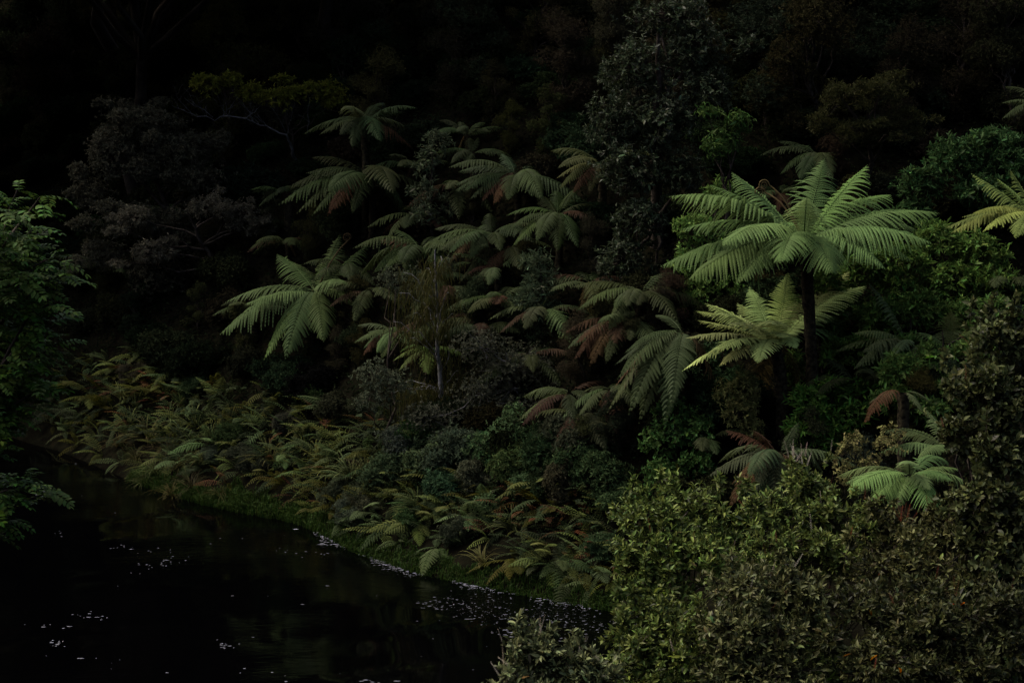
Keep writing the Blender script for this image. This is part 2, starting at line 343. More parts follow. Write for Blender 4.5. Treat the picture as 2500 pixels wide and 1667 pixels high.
tree_fern('bright yellow-green tree fern on a slim black trunk beneath the tall fern', 1893, 838, 1.75, 2.1,
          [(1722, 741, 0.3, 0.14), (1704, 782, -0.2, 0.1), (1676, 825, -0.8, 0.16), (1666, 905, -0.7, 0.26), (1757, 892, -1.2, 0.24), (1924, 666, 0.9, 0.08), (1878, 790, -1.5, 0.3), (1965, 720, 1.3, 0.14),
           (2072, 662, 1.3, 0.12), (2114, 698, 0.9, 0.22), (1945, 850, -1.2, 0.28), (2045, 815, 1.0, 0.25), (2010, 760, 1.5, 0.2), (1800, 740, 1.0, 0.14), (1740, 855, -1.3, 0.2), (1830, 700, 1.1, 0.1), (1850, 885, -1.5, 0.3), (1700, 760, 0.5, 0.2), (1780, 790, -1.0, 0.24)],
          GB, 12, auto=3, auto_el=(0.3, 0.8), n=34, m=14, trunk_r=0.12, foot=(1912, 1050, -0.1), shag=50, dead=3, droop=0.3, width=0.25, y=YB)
def crozier(t, C, px, py, dy, seed):
    rg = np.random.default_rng(seed); e_ = at(px, py, C[1] + dy); u = np.linspace(0, 1, 9)[:, None]; p = C + (e_ - C) * u + ZUP * 0.18 * np.sin(u * math.pi)
    a_ = np.linspace(0, 4.4 * math.pi, 34); rr = 0.11 * (1 - 0.85 * np.linspace(0, 1, 34)); sp_ = e_ + np.stack([-(rr * np.cos(a_)) + 0.11, np.zeros(34), rr * np.sin(a_)], -1) * np.array((-1, 1, 1))
    tb = Tubes(); tb.add(np.concatenate([p, sp_[1:]]) - np.array(t.location), np.concatenate([np.linspace(.022, .016, 9), np.linspace(.016, .008, 33)]), 5)
    link('crozier', tb.mesh('crozier', M_FROND), t, (0.10, 0.075, 0.035))
crozier(*FERNS[0], 1878, 452, 0.3, 1); crozier(*FERNS[0], 1868, 470, 0.5, 2)
tree_fern('drooping tree fern with long grey-green fronds and rusty tips beside the yellow-green fern', 1672, 812, 1.9, 2.4,
          [(1525, 862, -0.6, 0.26), (1508, 925, -0.9, 0.26), (1500, 946, -0.3, 0.25), (1483, 1005, -0.6, 0.3), (1535, 1010, -1.2, 0.3), (1560, 1032, -1.0, 0.32), (1624, 1037, -1.3, 0.34), (1502, 890, 0.4, 0.2),
           (1600, 770, 0.9, 0.2), (1500, 985, 0.2, 0.3), (1640, 990, -1.6, 0.3)],
          (0.0376, 0.0528, 0.0216), 13, rust=(2, 9), n=28, m=12, trunk_r=0.11, dead=2, droop=0.3)
tree_fern('isolated lime-green tree fern with drooping fronds above the fern bank', 772, 712, 1.3, 2.0,
          [(551, 737, 0.2, 0.22), (676, 620, 1.2, 0.12), (600, 742, -0.9, 0.16), (538, 815, -0.6, 0.26), (645, 876, -1.0, 0.34), (697, 874, -1.6, 0.34), (790, 833, -1.5, 0.34), (872, 749, -0.7, 0.34),
           (838, 690, -1.6, 0.2), (901, 594, 1.0, 0.1), (830, 573, 1.2, 0.06), (820, 620, 1.7, 0.1), (880, 680, 1.4, 0.25), (712, 640, 1.5, 0.15)],
          GD, 14, n=29, m=13, trunk_r=0.12, shag=25, droop=0.6, dead=2, width=0.24)
crozier(*FERNS[-1], 858, 580, 0.4, 3)
tree_fern('tree fern on a tall thin trunk with a flat grey-green crown', 887, 298, 2.9, 2.0,
          [(780, 329, -0.5, 0.22), (1006, 362, -0.4, 0.22), (1000, 316, 0.4, 0.22), (830, 330, -1.2, 0.25), (930, 345, -1.5, 0.28), (800, 305, 0.8, 0.2), (960, 290, 1.2, 0.18), (860, 360, -1.3, 0.3), (985, 275, 1.4, 0.12)],
          GM, 15, rust=(1,), n=24, m=10, trunk_r=0.078, auto=4, shag=20)
tree_fern('tree fern with long layered fronds and a pink dead frond below the flat-crowned fern', 905, 432, 1.5, 2.5,
          [(748, 423, -0.3, 0.2), (681, 499, -0.5, 0.22), (725, 520, -0.7, 0.25), (762, 526, -1.0, 0.28), (800, 525, -1.3, 0.28), (985, 500, -0.6, 0.3), (1000, 540, -0.4, 0.34), (760, 385, 0.5, 0.2), (860, 520, -1.4, 0.3), (700, 460, 0.6, 0.22)],
          (0.0312, 0.0424, 0.0160), 16, rust=(4,), n=24, m=10, trunk_r=0.078, auto=6, auto_el=(-0.25, 0.4))
tree_fern('spreading tree fern with dull green fronds and two brown hanging fronds', 1262, 428, 1.3, 1.9,
          [(1111, 452, -0.3, 0.2), (1132, 466, -0.7, 0.22), (1147, 486, -0.8, 0.24), (1176, 492, -0.9, 0.24), (1205, 499, -1.1, 0.26), (1241, 488, -1.4, 0.26), (1300, 480, -1.2, 0.3), (1326, 388, 0.9, 0.15), (1225, 375, 1.2, 0.14), (1120, 420, 0.8, 0.2)],
          (0.0280, 0.0408, 0.0176), 17, rust=(3, 4), n=24, m=10, trunk_r=0.078, auto=5, auto_el=(-0.25, 0.4))
tree_fern('star-shaped tree fern with two upright fronds beside the dark broadleaf tree', 1362, 522, 1.3, 1.8,
          [(1313, 473, 1.0, 0.12), (1408, 458, 0.9, 0.12), (1237, 526, 0.2, 0.24), (1241, 560, -0.6, 0.24), (1252, 600, -0.8, 0.24), (1310, 589, -1.3, 0.24), (1362, 614, -1.3, 0.26), (1411, 603, -1.1, 0.26), (1452, 502, 0.2, 0.24), (1455, 545, -0.6, 0.28), (1360, 462, 1.5, 0.1)],
          (0.0344, 0.0488, 0.0176), 18, rust=(9,), n=25, m=11, trunk_r=0.078)
tree_fern('small tree fern with ladder-like fronds half hidden by the dark broadleaf tree', 1468, 398, 1.2, 1.6,
          [(1357, 437, -0.4, 0.22), (1364, 462, -0.8, 0.24), (1400, 470, -1.0, 0.24), (1440, 470, -1.0, 0.3)], (0.0376, 0.0440, 0.0160), 19, rust=(2,), auto=4, trunk_r=0.09)
tree_fern('small fern holding one bright frond out over the brown-tipped fern', 1152, 372, 1.0, 1.2,
          [(1053, 379, -0.3, 0.2), (1168, 335, 0.5, 0.1), (1140, 398, -0.8, 0.2)], GM, 20, auto=5, trunk_r=0.08)
tree_fern('grey-green tree fern with a purple-brown dead frond in the middle of the slope', 1200, 570, 1.1, 1.8,
          [(1046, 592, -0.3, 0.22), (1072, 612, -0.7, 0.22), (1096, 645, -0.9, 0.26), (1150, 630, -1.2, 0.28), (1222, 612, -1.2, 0.28), (1060, 560, 0.6, 0.2), (1195, 520, 1.2, 0.16)],
          (0.0312, 0.0440, 0.0176), 21, rust=(2,), auto=6, auto_el=(-0.25, 0.4))
tree_fern('broad tree fern with an orange dead frond above the hanging yellow conifer', 1028, 606, 1.1, 1.9,
          [(912, 666, -0.8, 0.26), (930, 668, -1.0, 0.26), (1104, 626, -0.5, 0.22), (923, 586, 0.3, 0.16), (990, 660, -1.4, 0.3), (1090, 660, -1.2, 0.3), (960, 560, 1.0, 0.14), (940, 630, 0.2, 0.22)],
          (0.0344, 0.0488, 0.0176), 22, rust=(3,), auto=6, auto_el=(-0.25, 0.4))
tree_fern('low fern with rust-red dead fronds beside the long-leaved sapling', 1212, 655, 0.8, 1.3,
          [(1140, 670, -0.5, 0.26), (1165, 690, -0.8, 0.26), (1245, 640, 0.2, 0.2), (1180, 640, 0.3, 0.2)], (0.045, 0.06, 0.026), 23, rust=(0,), auto=4, trunk_r=0.08)
tree_fern('small fern with a dark red dead frond under the purple-brown fern', 1218, 728, 0.8, 1.35,
          [(1107, 750, -0.3, 0.22), (1140, 765, -0.8, 0.24), (1215, 742, -1.1, 0.2), (1270, 720, 0.2, 0.22), (1255, 770, -0.7, 0.3)], (0.0312, 0.0440, 0.0160), 24, rust=(2,), auto=6, auto_el=(-0.25, 0.4), trunk_r=0.08)
tree_fern('olive tree fern with flat fronds above the rusty fern', 1560, 712, 1.2, 1.7,
          [(1411, 755, -0.5, 0.24), (1440, 725, 0.2, 0.22), (1500, 752, -1.1, 0.24), (1530, 748, -1.3, 0.24), (1560, 745, -1.2, 0.2)], (0.0376, 0.0464, 0.0184), 25, auto=6, auto_el=(-0.25, 0.4))
tree_fern('rusty brown tree fern with many dying fronds', 1530, 788, 0.9, 1.7,
          [(1378, 812, -0.2, 0.26), (1383, 852, -0.5, 0.26), (1405, 838, -0.9, 0.22), (1400, 880, -0.8, 0.3), (1440, 892, -1.2, 0.3), (1480, 885, -1.3, 0.3), (1420, 780, 0.5, 0.18), (1500, 838, -1.4, 0.2), (1540, 830, -1.2, 0.2)],
          (0.0312, 0.0376, 0.0160), 26, rust=(0, 2, 3, 4, 7), auto=5, auto_el=(-0.25, 0.4))
tree_fern('small mint-green fern beside the hanging yellow conifer', 968, 812, 0.7, 1.15,
          [(897, 811, -0.2, 0.2), (887, 850, -0.4, 0.28), (885, 868, -0.6, 0.3), (920, 862, -0.9, 0.28), (872, 795, 0.4, 0.2), (1000, 845, -0.8, 0.3)], (0.07, 0.10, 0.04), 27, rust=(2,), auto=6, auto_el=(-0.25, 0.4), trunk_r=0.08)
tree_fern('small fern with one bright horizontal frond behind the pale conifer trunk', 1042, 856, 0.7, 1.0,
          [(959, 881, -0.3, 0.22), (1035, 845, -0.5, 0.1), (985, 905, -0.5, 0.3)], (0.08, 0.115, 0.035), 28, rust=(2,), auto=6, auto_el=(-0.25, 0.4), trunk_r=0.07)
tree_fern('yellow-green tree fern cut off by the frame beside the dense green bush', 2545, 545, 2.4, 2.3,
          [(2308, 557, -0.4, 0.2), (2350, 530, 0.3, 0.2), (2377, 520, -0.8, 0.22), (2373, 425, 0.4, 0.08), (2434, 436, -0.4, 0.1), (2467, 417, 0.6, 0.1), (2400, 565, -1.2, 0.26), (2480, 580, -1.6, 0.3)],
          (0.12, 0.145, 0.045), 29, n=27, m=12, auto=4, rust=())
tree_fern('bright fern with broad arched fronds poking out of the leafy shrubs', 2222, 1160, 0.9, 1.35,
          [(2065, 1178, -0.3, 0.24), (2070, 1196, -0.7, 0.24), (2130, 1222, -0.9, 0.26), (2178, 1243, -0.9, 0.26), (2344, 1146, 0.1, 0.26), (2330, 1175, -0.6, 0.28), (2216, 1130, -0.9, 0.3), (2270, 1195, -0.9, 0.26)],
          (0.115, 0.175, 0.060), 30, n=30, m=12, y=31.5, width=0.26, trunk_r=0.09, auto=5, auto_el=(-0.25, 0.4))
tree_fern('olive fern with upright arching fronds behind the bright arched fern', 2328, 1108, 1.0, 1.5,
          [(2146, 1105, -0.3, 0.22), (2206, 1058, 0.3, 0.18), (2262, 1000, 0.8, 0.12), (2240, 1120, -0.9, 0.26), (2300, 1020, 0.9, 0.1), (2390, 1090, 0.2, 0.2)],
          (0.075, 0.10, 0.04), 31, n=24, m=10, y=33.0, auto=2, trunk_r=0.09)
tree_fern('fern showing one triangular frond face-on among dark bushes', 2318, 842, 0.9, 1.3,
          [(2322, 760, -0.4, 0.1), (2235, 812, 0.4, 0.2), (2400, 800, 0.3, 0.25)], (0.075, 0.10, 0.035), 32, n=22, m=10, width=0.42, auto=0)
tree_fern('small fern with thin pale fronds crossing the dense green bushes', 2230, 842, 0.8, 1.6,
          [(2082, 814, -0.3, 0.2), (2120, 690, 0.3, 0.16), (2105, 860, -0.9, 0.25), (2085, 900, -0.6, 0.3), (2180, 870, -1.0, 0.26)], (0.065, 0.085, 0.035), 33, n=22, m=10, auto=5, auto_el=(-0.25, 0.4))
tree_fern('fern with a shrivelled purple-brown frond hanging over the bush', 2205, 960, 1.0, 1.2,
          [(2108, 1035, -0.7, 0.36), (2120, 985, 0.2, 0.2), (2275, 985, 0.1, 0.2), (2255, 1010, -0.5, 0.25)], (0.05, 0.065, 0.028), 34, rust=(0,), n=22, m=10, y=34.0)
tree_fern('collapsed tree fern with reddish dead fronds under the slim black trunk', 1900, 1105, 1.0, 1.5,
          [(1770, 1050, 0.2, 0.16), (1780, 1238, -0.7, 0.30), (1890, 1262, -1.0, 0.34), (1830, 1225, -0.9, 0.3), (1985, 1260, -0.7, 0.3), (1800, 1120, 0.5, 0.2), (1950, 1030, 0.4, 0.1), (1840, 1050, -0.5, 0.14)],
          (0.035, 0.045, 0.022), 35, rust=(0, 1, 7, 4), n=22, m=10, y=35.0, auto=5, auto_el=(-0.25, 0.4))
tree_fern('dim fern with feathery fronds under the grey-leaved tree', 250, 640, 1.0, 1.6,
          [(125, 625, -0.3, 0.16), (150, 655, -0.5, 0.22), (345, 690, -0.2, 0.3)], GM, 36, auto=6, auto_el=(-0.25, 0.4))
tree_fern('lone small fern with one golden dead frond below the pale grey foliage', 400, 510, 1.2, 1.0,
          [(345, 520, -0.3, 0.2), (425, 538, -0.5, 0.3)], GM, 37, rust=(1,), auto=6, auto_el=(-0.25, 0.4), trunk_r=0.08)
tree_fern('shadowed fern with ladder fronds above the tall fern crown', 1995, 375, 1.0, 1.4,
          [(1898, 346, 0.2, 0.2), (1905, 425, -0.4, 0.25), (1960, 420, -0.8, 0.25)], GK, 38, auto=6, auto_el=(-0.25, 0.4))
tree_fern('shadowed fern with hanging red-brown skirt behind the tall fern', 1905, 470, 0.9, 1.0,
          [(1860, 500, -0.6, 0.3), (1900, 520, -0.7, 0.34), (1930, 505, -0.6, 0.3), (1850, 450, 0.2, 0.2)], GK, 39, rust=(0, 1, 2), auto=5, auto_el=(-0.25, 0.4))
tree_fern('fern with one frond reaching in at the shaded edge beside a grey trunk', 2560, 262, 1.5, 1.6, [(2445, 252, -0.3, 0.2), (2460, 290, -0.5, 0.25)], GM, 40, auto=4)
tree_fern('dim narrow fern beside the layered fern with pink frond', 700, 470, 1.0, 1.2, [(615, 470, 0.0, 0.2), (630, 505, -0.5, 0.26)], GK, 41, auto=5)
for i, (x, y_, sd, lb) in enumerate([(2450, 690, 51, 'brown-tinged fern over a dark hollow among the bushes'), (2440, 870, 52, 'dull brown fern beside the broadleaf shrub'), (1010, 410, 53, 'shadowed fern behind the slender pale-leaved sapling'),
                       (1065, 680, 54, 'dull fern between the conifer and the long-leaved sapling'), (620, 760, 55, 'small dark fern in the hollow under the lime-green fern'), (1140, 330, 57, 'shadowed small fern above the single bright frond'),
                       (2090, 930, 58, 'olive fern beside the foot of the tall black trunk'), (1975, 770, 59, 'pale fern just behind the tall black trunk'), (1720, 1075, 60, 'dark fern below the drooping grey-green fern')]):
    tree_fern(lb, x, y_, 0.7, 1.25, [], GM if sd != 59 else (0.07, 0.09, 0.04), sd, auto=8, n=22, m=8, trunk_r=0.08, dead=1)

for i, (x, y_) in enumerate([(1100, 700), (1180, 800), (1440, 690), (1390, 960), (1490, 950), (1290, 870), (905, 710), (850, 650), (1020, 525), (1120, 455), (1330, 760), (1080, 780), (1420, 1010), (700, 590), (1240, 610)]):
    C_, _c = tree_fern('small dull fern half buried in the undergrowth by the ' + by(x, y_), x, y_, 0.55, 1.35, [], (0.0336, 0.0440, 0.0176), 700 + i, auto=9, auto_el=(-0.35, 0.35), n=20, m=8, trunk_r=0.07, dead=2, group='small half-buried ferns', name='slope_fern')
    kids = [c for c in C_.children if c.name.startswith('frond')]
    for c in kids[1::5]: c.color = (0.036, 0.022, 0.013, 1)

# ------------------------------------------------------------------ leaves, crowns, trees
KITE_V = np.array([[0, 0, 0], [-.5, .45, .10], [0, 1, -.08], [.5, .45, .10]]); KITE_F = np.array([[0, 2, 1], [0, 3, 2]])
OVAL_V = np.array([[0, 0, 0], [-.42, .28, .07], [0, .3, 0], [.42, .28, .07], [-.47, .6, .06], [0, .62, -.02], [.47, .6, .06], [0, 1, -.10]])
OVAL_F = [np.array([[0, 2, 1], [0, 3, 2], [4, 5, 7], [5, 6, 7]]), np.array([[1, 2, 5, 4], [2, 3, 6, 5]])]
def leaf_mesh(ratio, mat, curl=0.0):            # one larger leaf: an ovate blade folded on its midrib, with a short stalk
    ts = np.array([0.0, 0.12, 0.35, 0.6, 0.82, 1.0]); ws = np.array([0.02, 0.30, 0.50, 0.46, 0.26, 0.0])
    V, Q, T_ = [], [], []
    for tt, ww in zip(ts, ws):
        z = -0.12 * tt ** 2 - curl * tt ** 3
        V += [[-ww * ratio, tt, z + 0.22 * ww * ratio], [0, tt, z], [ww * ratio, tt, z + 0.22 * ww * ratio]]
    for i in range(5):
        a = i * 3; Q += [[a, a + 1, a + 4, a + 3], [a + 1, a + 2, a + 5, a + 4]]
    return mesh('leaf', V, np.array(Q), mat, True)
def compound_leaf_mesh(mat, pairs=7, rng=None):
    V, T_ = [], []
    def leaflet(p, d, n_, L, W):
        s = np.cross(d, n_); b = len(V)
        for x, y_, z in [(0, 0, 0), (-.5, .4, .06), (0, .45, 0), (.5, .4, .06), (-.38, .75, .0), (0, .78, -.05), (.38, .75, .0), (0, 1, -.14)]:
            V.append(list(p + s * x * W + d * y_ * L + n_ * z * L))
        T_.extend([[b, b + 2, b + 1, b + 1], [b, b + 3, b + 2, b + 2], [b + 1, b + 2, b + 5, b + 4], [b + 2, b + 3, b + 6, b + 5], [b + 4, b + 5, b + 7, b + 7], [b + 5, b + 6, b + 7, b + 7]])
    for i in range(pairs):
        t_ = 0.12 + 0.8 * i / (pairs - 1); p = np.array((0, t_, 0.10 * math.sin(t_ * 2.6) - 0.30 * t_ ** 2.2))
        L = 0.30 * (1 - 0.35 * abs(t_ - 0.5) * 2) * (1 + rng.normal(0, .08))
        for sg in (-1, 1):
            d = np.array((sg * 0.85, 0.5, -0.22 + rng.normal(0, 0.1))); d /= np.linalg.norm(d); n_ = np.array((0, 0.25, 1.0)); n_ -= d * (n_ @ d); n_ /= np.linalg.norm(n_)
            leaflet(p, d, n_, L, L * 0.5)
    leaflet(np.array((0, 0.92, -0.15)), np.array((0, 0.9, -0.43)), np.array((0, 0.43, 0.9)), 0.24, 0.11)
    r = 0.008; b = len(V)
    for k in range(5):
        t_ = k / 4; z = 0.10 * math.sin(t_ * 2.6) - 0.30 * t_ ** 2.2
        V += [[-r, t_ * 0.95, z], [r, t_ * 0.95, z], [0, t_ * 0.95, z - r]]
    for k in range(4):
        a = b + 3 * k
        for j in range(3): T_.append([a + j, a + (j + 1) % 3, a + 3 + (j + 1) % 3, a + 3 + j])
    tris = np.array([f[:3] for f in T_ if f[2] == f[3]]); quads = np.array([f for f in T_ if f[2] != f[3]])
    return mesh('leaf', V, [tris, quads], mat, True)

def leaf_frames(B, D, N):
    S = nrm(np.cross(D, N)); N2 = np.cross(S, D); return S, N2
def leaf_cloud(B, D, N, L, W, oval=False):
    S, N2 = leaf_frames(B, D, N)
    tv = OVAL_V if oval else KITE_V; k = len(tv)
    V = B[:, None] + S[:, None] * (tv[None, :, 0] * W[:, None])[..., None] + D[:, None] * (tv[None, :, 1] * L[:, None])[..., None] + N2[:, None] * (tv[None, :, 2] * L[:, None])[..., None]
    off = (np.arange(len(B)) * k)[:, None, None]
    fs = OVAL_F if oval else [KITE_F]
    return V.reshape(-1, 3), [(f[None] + off).reshape(-1, f.shape[1]) for f in fs]
def lumps(rng, v, k=9):
    c = nrm(rng.normal(size=(k, 3))); d = np.clip(v @ c.T, -1, 1); return np.exp(-(1 - d) * 9).max(axis=1)
def tips_in(rng, clumps, density, shell=0.5, up=0.2, front=0.0, stray=0.10):
    """twig ends spread through the lumps of a crown; density = twig ends per square metre of lump surface"""
    Ps, Ds, Cs = [], [], []
    for c, r in clumps:
        c = np.asarray(c, float); r = np.asarray(r, float) * np.ones(3)
        k = int(density * 4 * math.pi * (((r[0] * r[1]) ** 1.6 + (r[0] * r[2]) ** 1.6 + (r[1] * r[2]) ** 1.6) / 3) ** (1 / 1.6))
        v = nrm(rng.normal(size=(max(k, 4), 3))); v[:, 2] += up; v[:, 1] -= front; v = nrm(v)
        u = (1 - shell * rng.uniform(size=len(v)) ** 2.0) * (0.72 + 0.36 * lumps(rng, v)) * rng.uniform(0.93, 1.07, len(v))
        st = rng.uniform(size=len(v)) < stray; u = np.where(st & (v[:, 2] > -0.3), u * rng.uniform(1.08, 1.45, len(v)), u)
        P = c + v * r * u[:, None]
        Ps.append(P); Ds.append(nrm(v / r * r.mean() + np.array((0, 0, 0.35)))); Cs.append(np.broadcast_to(c, P.shape))
    return np.concatenate(Ps), np.concatenate(Ds), np.concatenate(Cs)
def whorls(rng, P, D, k, L, ratio, spread=(35, 85), stem=0.6, lvar=0.25):
    M = len(P); ref = np.where(np.abs(D[:, 2:3]) > 0.9, np.array([[1.0, 0, 0]]), np.array([[0, 0, 1.0]]))
    A = nrm(np.cross(D, ref)); B = np.cross(D, A)
    ph = (np.arange(k)[None] * 2.4 + rng.uniform(0, 6.28, (M, 1)) + rng.normal(0, 0.3, (M, k)))
    al = np.radians(rng.uniform(*spread, (M, k)))
    rad = A[:, None] * np.cos(ph)[..., None] + B[:, None] * np.sin(ph)[..., None]
    d = D[:, None] * np.cos(al)[..., None] + rad * np.sin(al)[..., None]
    n = D[:, None] * np.sin(al)[..., None] - rad * np.cos(al)[..., None]
    n = nrm(n + rng.normal(0, 0.25, n.shape)); d = nrm(d + np.array((0, 0, -0.08)))
    l = L * rng.normal(1, lvar, (M, k)).clip(0.4, 1.6)
    b = P[:, None] - D[:, None] * (rng.uniform(0, 1, (M, k)) ** 1.5 * stem * L * 2)[..., None]
    l = l.reshape(-1)
    return b.reshape(-1, 3), d.reshape(-1, 3), n.reshape(-1, 3), l, l * ratio
def wiggle(rng, a, b, k, amp):
    s = np.linspace(0, 1, k)[:, None]; p = a + (b - a) * s
    return p + rng.normal(0, amp, (k, 3)) * np.sin(s * math.pi) * np.linalg.norm(b - a)
def skeleton(rng, base, clumps, P, C, r0, twigs=0.25, amp=0.04, fork=0.35, side=6, o=0):
    tb = Tubes(); base = np.asarray(base, float)
    cen = np.mean([np.asarray(c, float) for c, r in clumps], axis=0)
    top = np.array((cen[0], cen[1], max(np.asarray(c)[2] for c, r in clumps)))
    stem = wiggle(rng, base, base + (top - base) * 0.92, 9, amp * 0.5)
    tb.add(stem - o, np.linspace(r0, r0 * 0.22, 9), 7)
    for c, r in clumps:
        c = np.asarray(c, float); zf = np.clip((c[2] - base[2]) / max(top[2] - base[2], 0.1), 0.15, 1) * rng.uniform(0.55, 0.85)
        i = min(8, max(1, int(zf * 8))); br = wiggle(rng, stem[i], c, 6, amp)
        tb.add(br - o, np.linspace(r0 * 0.42, r0 * 0.10, 6), 5)
    sel = np.nonzero(rng.uniform(size=len(P)) < twigs)[0]
    for i in sel:
        a = C[i] + (P[i] - C[i]) * rng.uniform(0.0, 0.3); tw = wiggle(rng, a, P[i], 4, 0.06)
        tb.add(tw - o, np.linspace(max(0.004, r0 * 0.085), max(0.002, r0 * 0.02), 4), 3)
    return tb
def tree(name, label, cat, base, clumps, color, L, ratio, seed, density=40, k=6, r0=0.08, mat=None, bark=None, shell=0.5, up=0.2, spread=(35, 85), oval=False, parts=0, part_ratio=None, twigs=0.2, group=None,
         part_fn=None, front=0.0, lvar=0.25, stem=0.6, extra=None, partcol=0.25, broken=0):
    rng = np.random.default_rng(seed); base = np.asarray(base, float); mat = mat or M_LEAF
    if broken:
        ex_ = []
        for c, r in clumps:
            c = np.asarray(c, float); r = np.asarray(r, float) * np.ones(3)
            for _ in range(broken):
                v = nrm(rng.normal(size=(1, 3)) + np.array((0, -.3, .3)))[0]; ex_.append((c + v * r * rng.uniform(.75, 1.2), r * rng.uniform(.22, .42)))
        clumps = [(np.asarray(c, float), np.asarray(r, float) * .8) for c, r in clumps] + ex_
    t = thing(name, label, cat, tuple(base), group); o = base
    P, D, C = tips_in(rng, clumps, density, shell, up, front)
    big = max(float(np.mean(r)) for c, r in clumps); main_ = [(c, r) for c, r in clumps if float(np.mean(r)) > 0.42 * big]
    link('trunk', skeleton(rng, base - ZUP * 0.1, main_, P, C, r0, twigs, o=o).mesh('trunk', bark or M_BARK), t)
    b, d, n, l, w_ = whorls(rng, P, D, k, L, ratio, spread, stem, lvar)
    keep = np.ones(len(b), bool)
    if parts:                                   # the leaves that show largest are parts of their own
        px, py = project(b); inn = (px > -20) & (px < 2520) & (py > -20) & (py < 1690)
        sc_ = l / np.maximum(b[:, 1], 1) * 40 + (np.concatenate([np.repeat(((C - P) @ FW), k)])) * 0.6 + rng.uniform(0, 0.5, len(b)) - 9 * (~inn)
        top = np.argsort(-sc_)[:parts]; keep[top] = False
    V, Fs = leaf_cloud(b[keep], d[keep], n[keep], l[keep], w_[keep], oval)
    cr = link('crown', mesh('crown', V - o, Fs, mat, oval), t, color, 'stuff')
    if parts:
        S, N2 = leaf_frames(b[top], d[top], n[top])
        lm = [leaf_mesh(ratio * f, mat, c_) for f, c_ in ((1.0, 0.0), (0.9, 0.12), (1.1, 0.05))]
        for q, i in enumerate(top):
            ob = link('leaf', lm[q % 3], cr, jit(rng, color, partcol))
            m4 = Matrix(((S[q][0], d[i][0], N2[q][0], b[i][0] - o[0]), (S[q][1], d[i][1], N2[q][1], b[i][1] - o[1]), (S[q][2], d[i][2], N2[q][2], b[i][2] - o[2]), (0, 0, 0, 1)))
            ob.matrix_basis = m4 @ Matrix.Scale(l[i], 4)
    if extra: extra(t, cr, P, D, o, rng)
    return t
def blob(px, py, rx, ry, Y, rz=None):           # a lump of foliage seen at a pixel: centre and radii (metres) at distance Y
    s = Y / F; return (at(px, py, Y), (rx * s, (rz if rz is not None else 0.8 * (rx + ry) / 2) * s, ry * s))
def foot_of(px, Y):
    P = at(px, 900, Y); return np.array((P[0], P[1], float(ground(P[0], P[1]))))
def slope_y(px, py, h): return place(px, py, h)[1]

# grey-leaved tree over the river bend
Yg = slope_y(390, 420, 3.2)
tree('grey_leaved_tree', 'broad tree with fine grey-brown foliage over the river bend', 'tree', foot_of(440, Yg + 0.6),
     [blob(350, 300, 130, 60, Yg), blob(270, 380, 95, 90, Yg - 0.2), blob(420, 390, 120, 100, Yg), blob(220, 470, 65, 55, Yg), blob(500, 360, 70, 60, Yg + 0.5), blob(480, 440, 90, 50, Yg - 0.3), blob(320, 540, 110, 60, Yg - .3), blob(440, 580, 110, 60, Yg - .3), blob(250, 620, 80, 60, Yg - .4), blob(400, 680, 110, 60, Yg - .5)],
     (0.054, 0.053, 0.036), 0.075, 0.32, 101, density=105, k=7, mat=M_LEAF, r0=0.12, shell=0.6, broken=4)
Yh = slope_y(540, 510, 2.2)
tree('grey_leaved_tree', 'low rounded shrub tree with the palest silvery foliage', 'tree', foot_of(540, Yh + 0.5),
     [blob(500, 505, 70, 40, Yh), blob(590, 520, 75, 45, Yh), blob(330, 530, 70, 45, Yh), blob(370, 620, 85, 40, Yh - 0.2), blob(640, 545, 45, 30, Yh)],
     (0.085, 0.080, 0.058), 0.07, 0.30, 102, density=85, k=7, r0=0.08, shell=0.55, broken=4)
# layered tree with pale bare branches
Yl = slope_y(600, 230, 3.0)
def pale_branches(t, cr, P, D, o, rng):
    tb = Tubes()
    for (x0, y0, x1, y1, r) in [(700, 330, 600, 290, .030), (600, 290, 480, 285, .024), (480, 285, 420, 258, .014), (600, 290, 640, 255, .016), (560, 288, 520, 240, .012), (520, 287, 450, 240, .012), (540, 288, 585, 230, .012),
                                (640, 255, 660, 235, .010), (700, 330, 660, 260, .014), (640, 300, 575, 235, .010), (470, 283, 430, 235, .008), (500, 286, 478, 236, .009), (700, 335, 720, 250, .010), (752, 330, 755, 240, .010), (545, 288, 545, 245, .008), (610, 290, 615, 240, .008)]:
        a = at(x0, y0, Yl + rng.uniform(-.2, .2)); b = at(x1, y1, Yl - 0.3 + rng.uniform(-.4, .4)); p = wiggle(rng, a, b, 7, 0.035)
        tb.add(p - o, np.linspace(r, r * 0.45, 7), 5)
        for _ in range(4):
            q = p[rng.integers(2, 7)]; e_ = q + np.array((rng.uniform(-.35, .35), rng.uniform(-.3, .3), rng.uniform(.1, .45)))
            tb.add(wiggle(rng, q, e_, 4, 0.06) - o, np.linspace(r * 0.4, 0.003, 4), 3)
    f_ = foot_of(735, Yl + 0.6); tb.add(wiggle(rng, f_, at(700, 330, Yl), 8, 0.03) - o, np.linspace(0.06, 0.03, 8), 6)
    link('pale_branch', tb.mesh('pale_branch', M_GREY), t)
tree('layered_tree', 'spreading tree with olive leaf pads on grey bare branches', 'tree', foot_of(735, Yl + 0.6),
     [blob(505, 205, 55, 28, Yl), blob(565, 195, 40, 20, Yl), blob(615, 228, 45, 28, Yl), blob(680, 240, 55, 30, Yl - .2), blob(745, 225, 45, 25, Yl), blob(800, 225, 45, 35, Yl + .2), blob(690, 195, 30, 16, Yl), blob(815, 250, 40, 24, Yl)],
     (0.125, 0.130, 0.036), 0.10, 0.34, 103, density=70, k=8, r0=0.05, extra=pale_branches, up=0.5, spread=(25, 70))
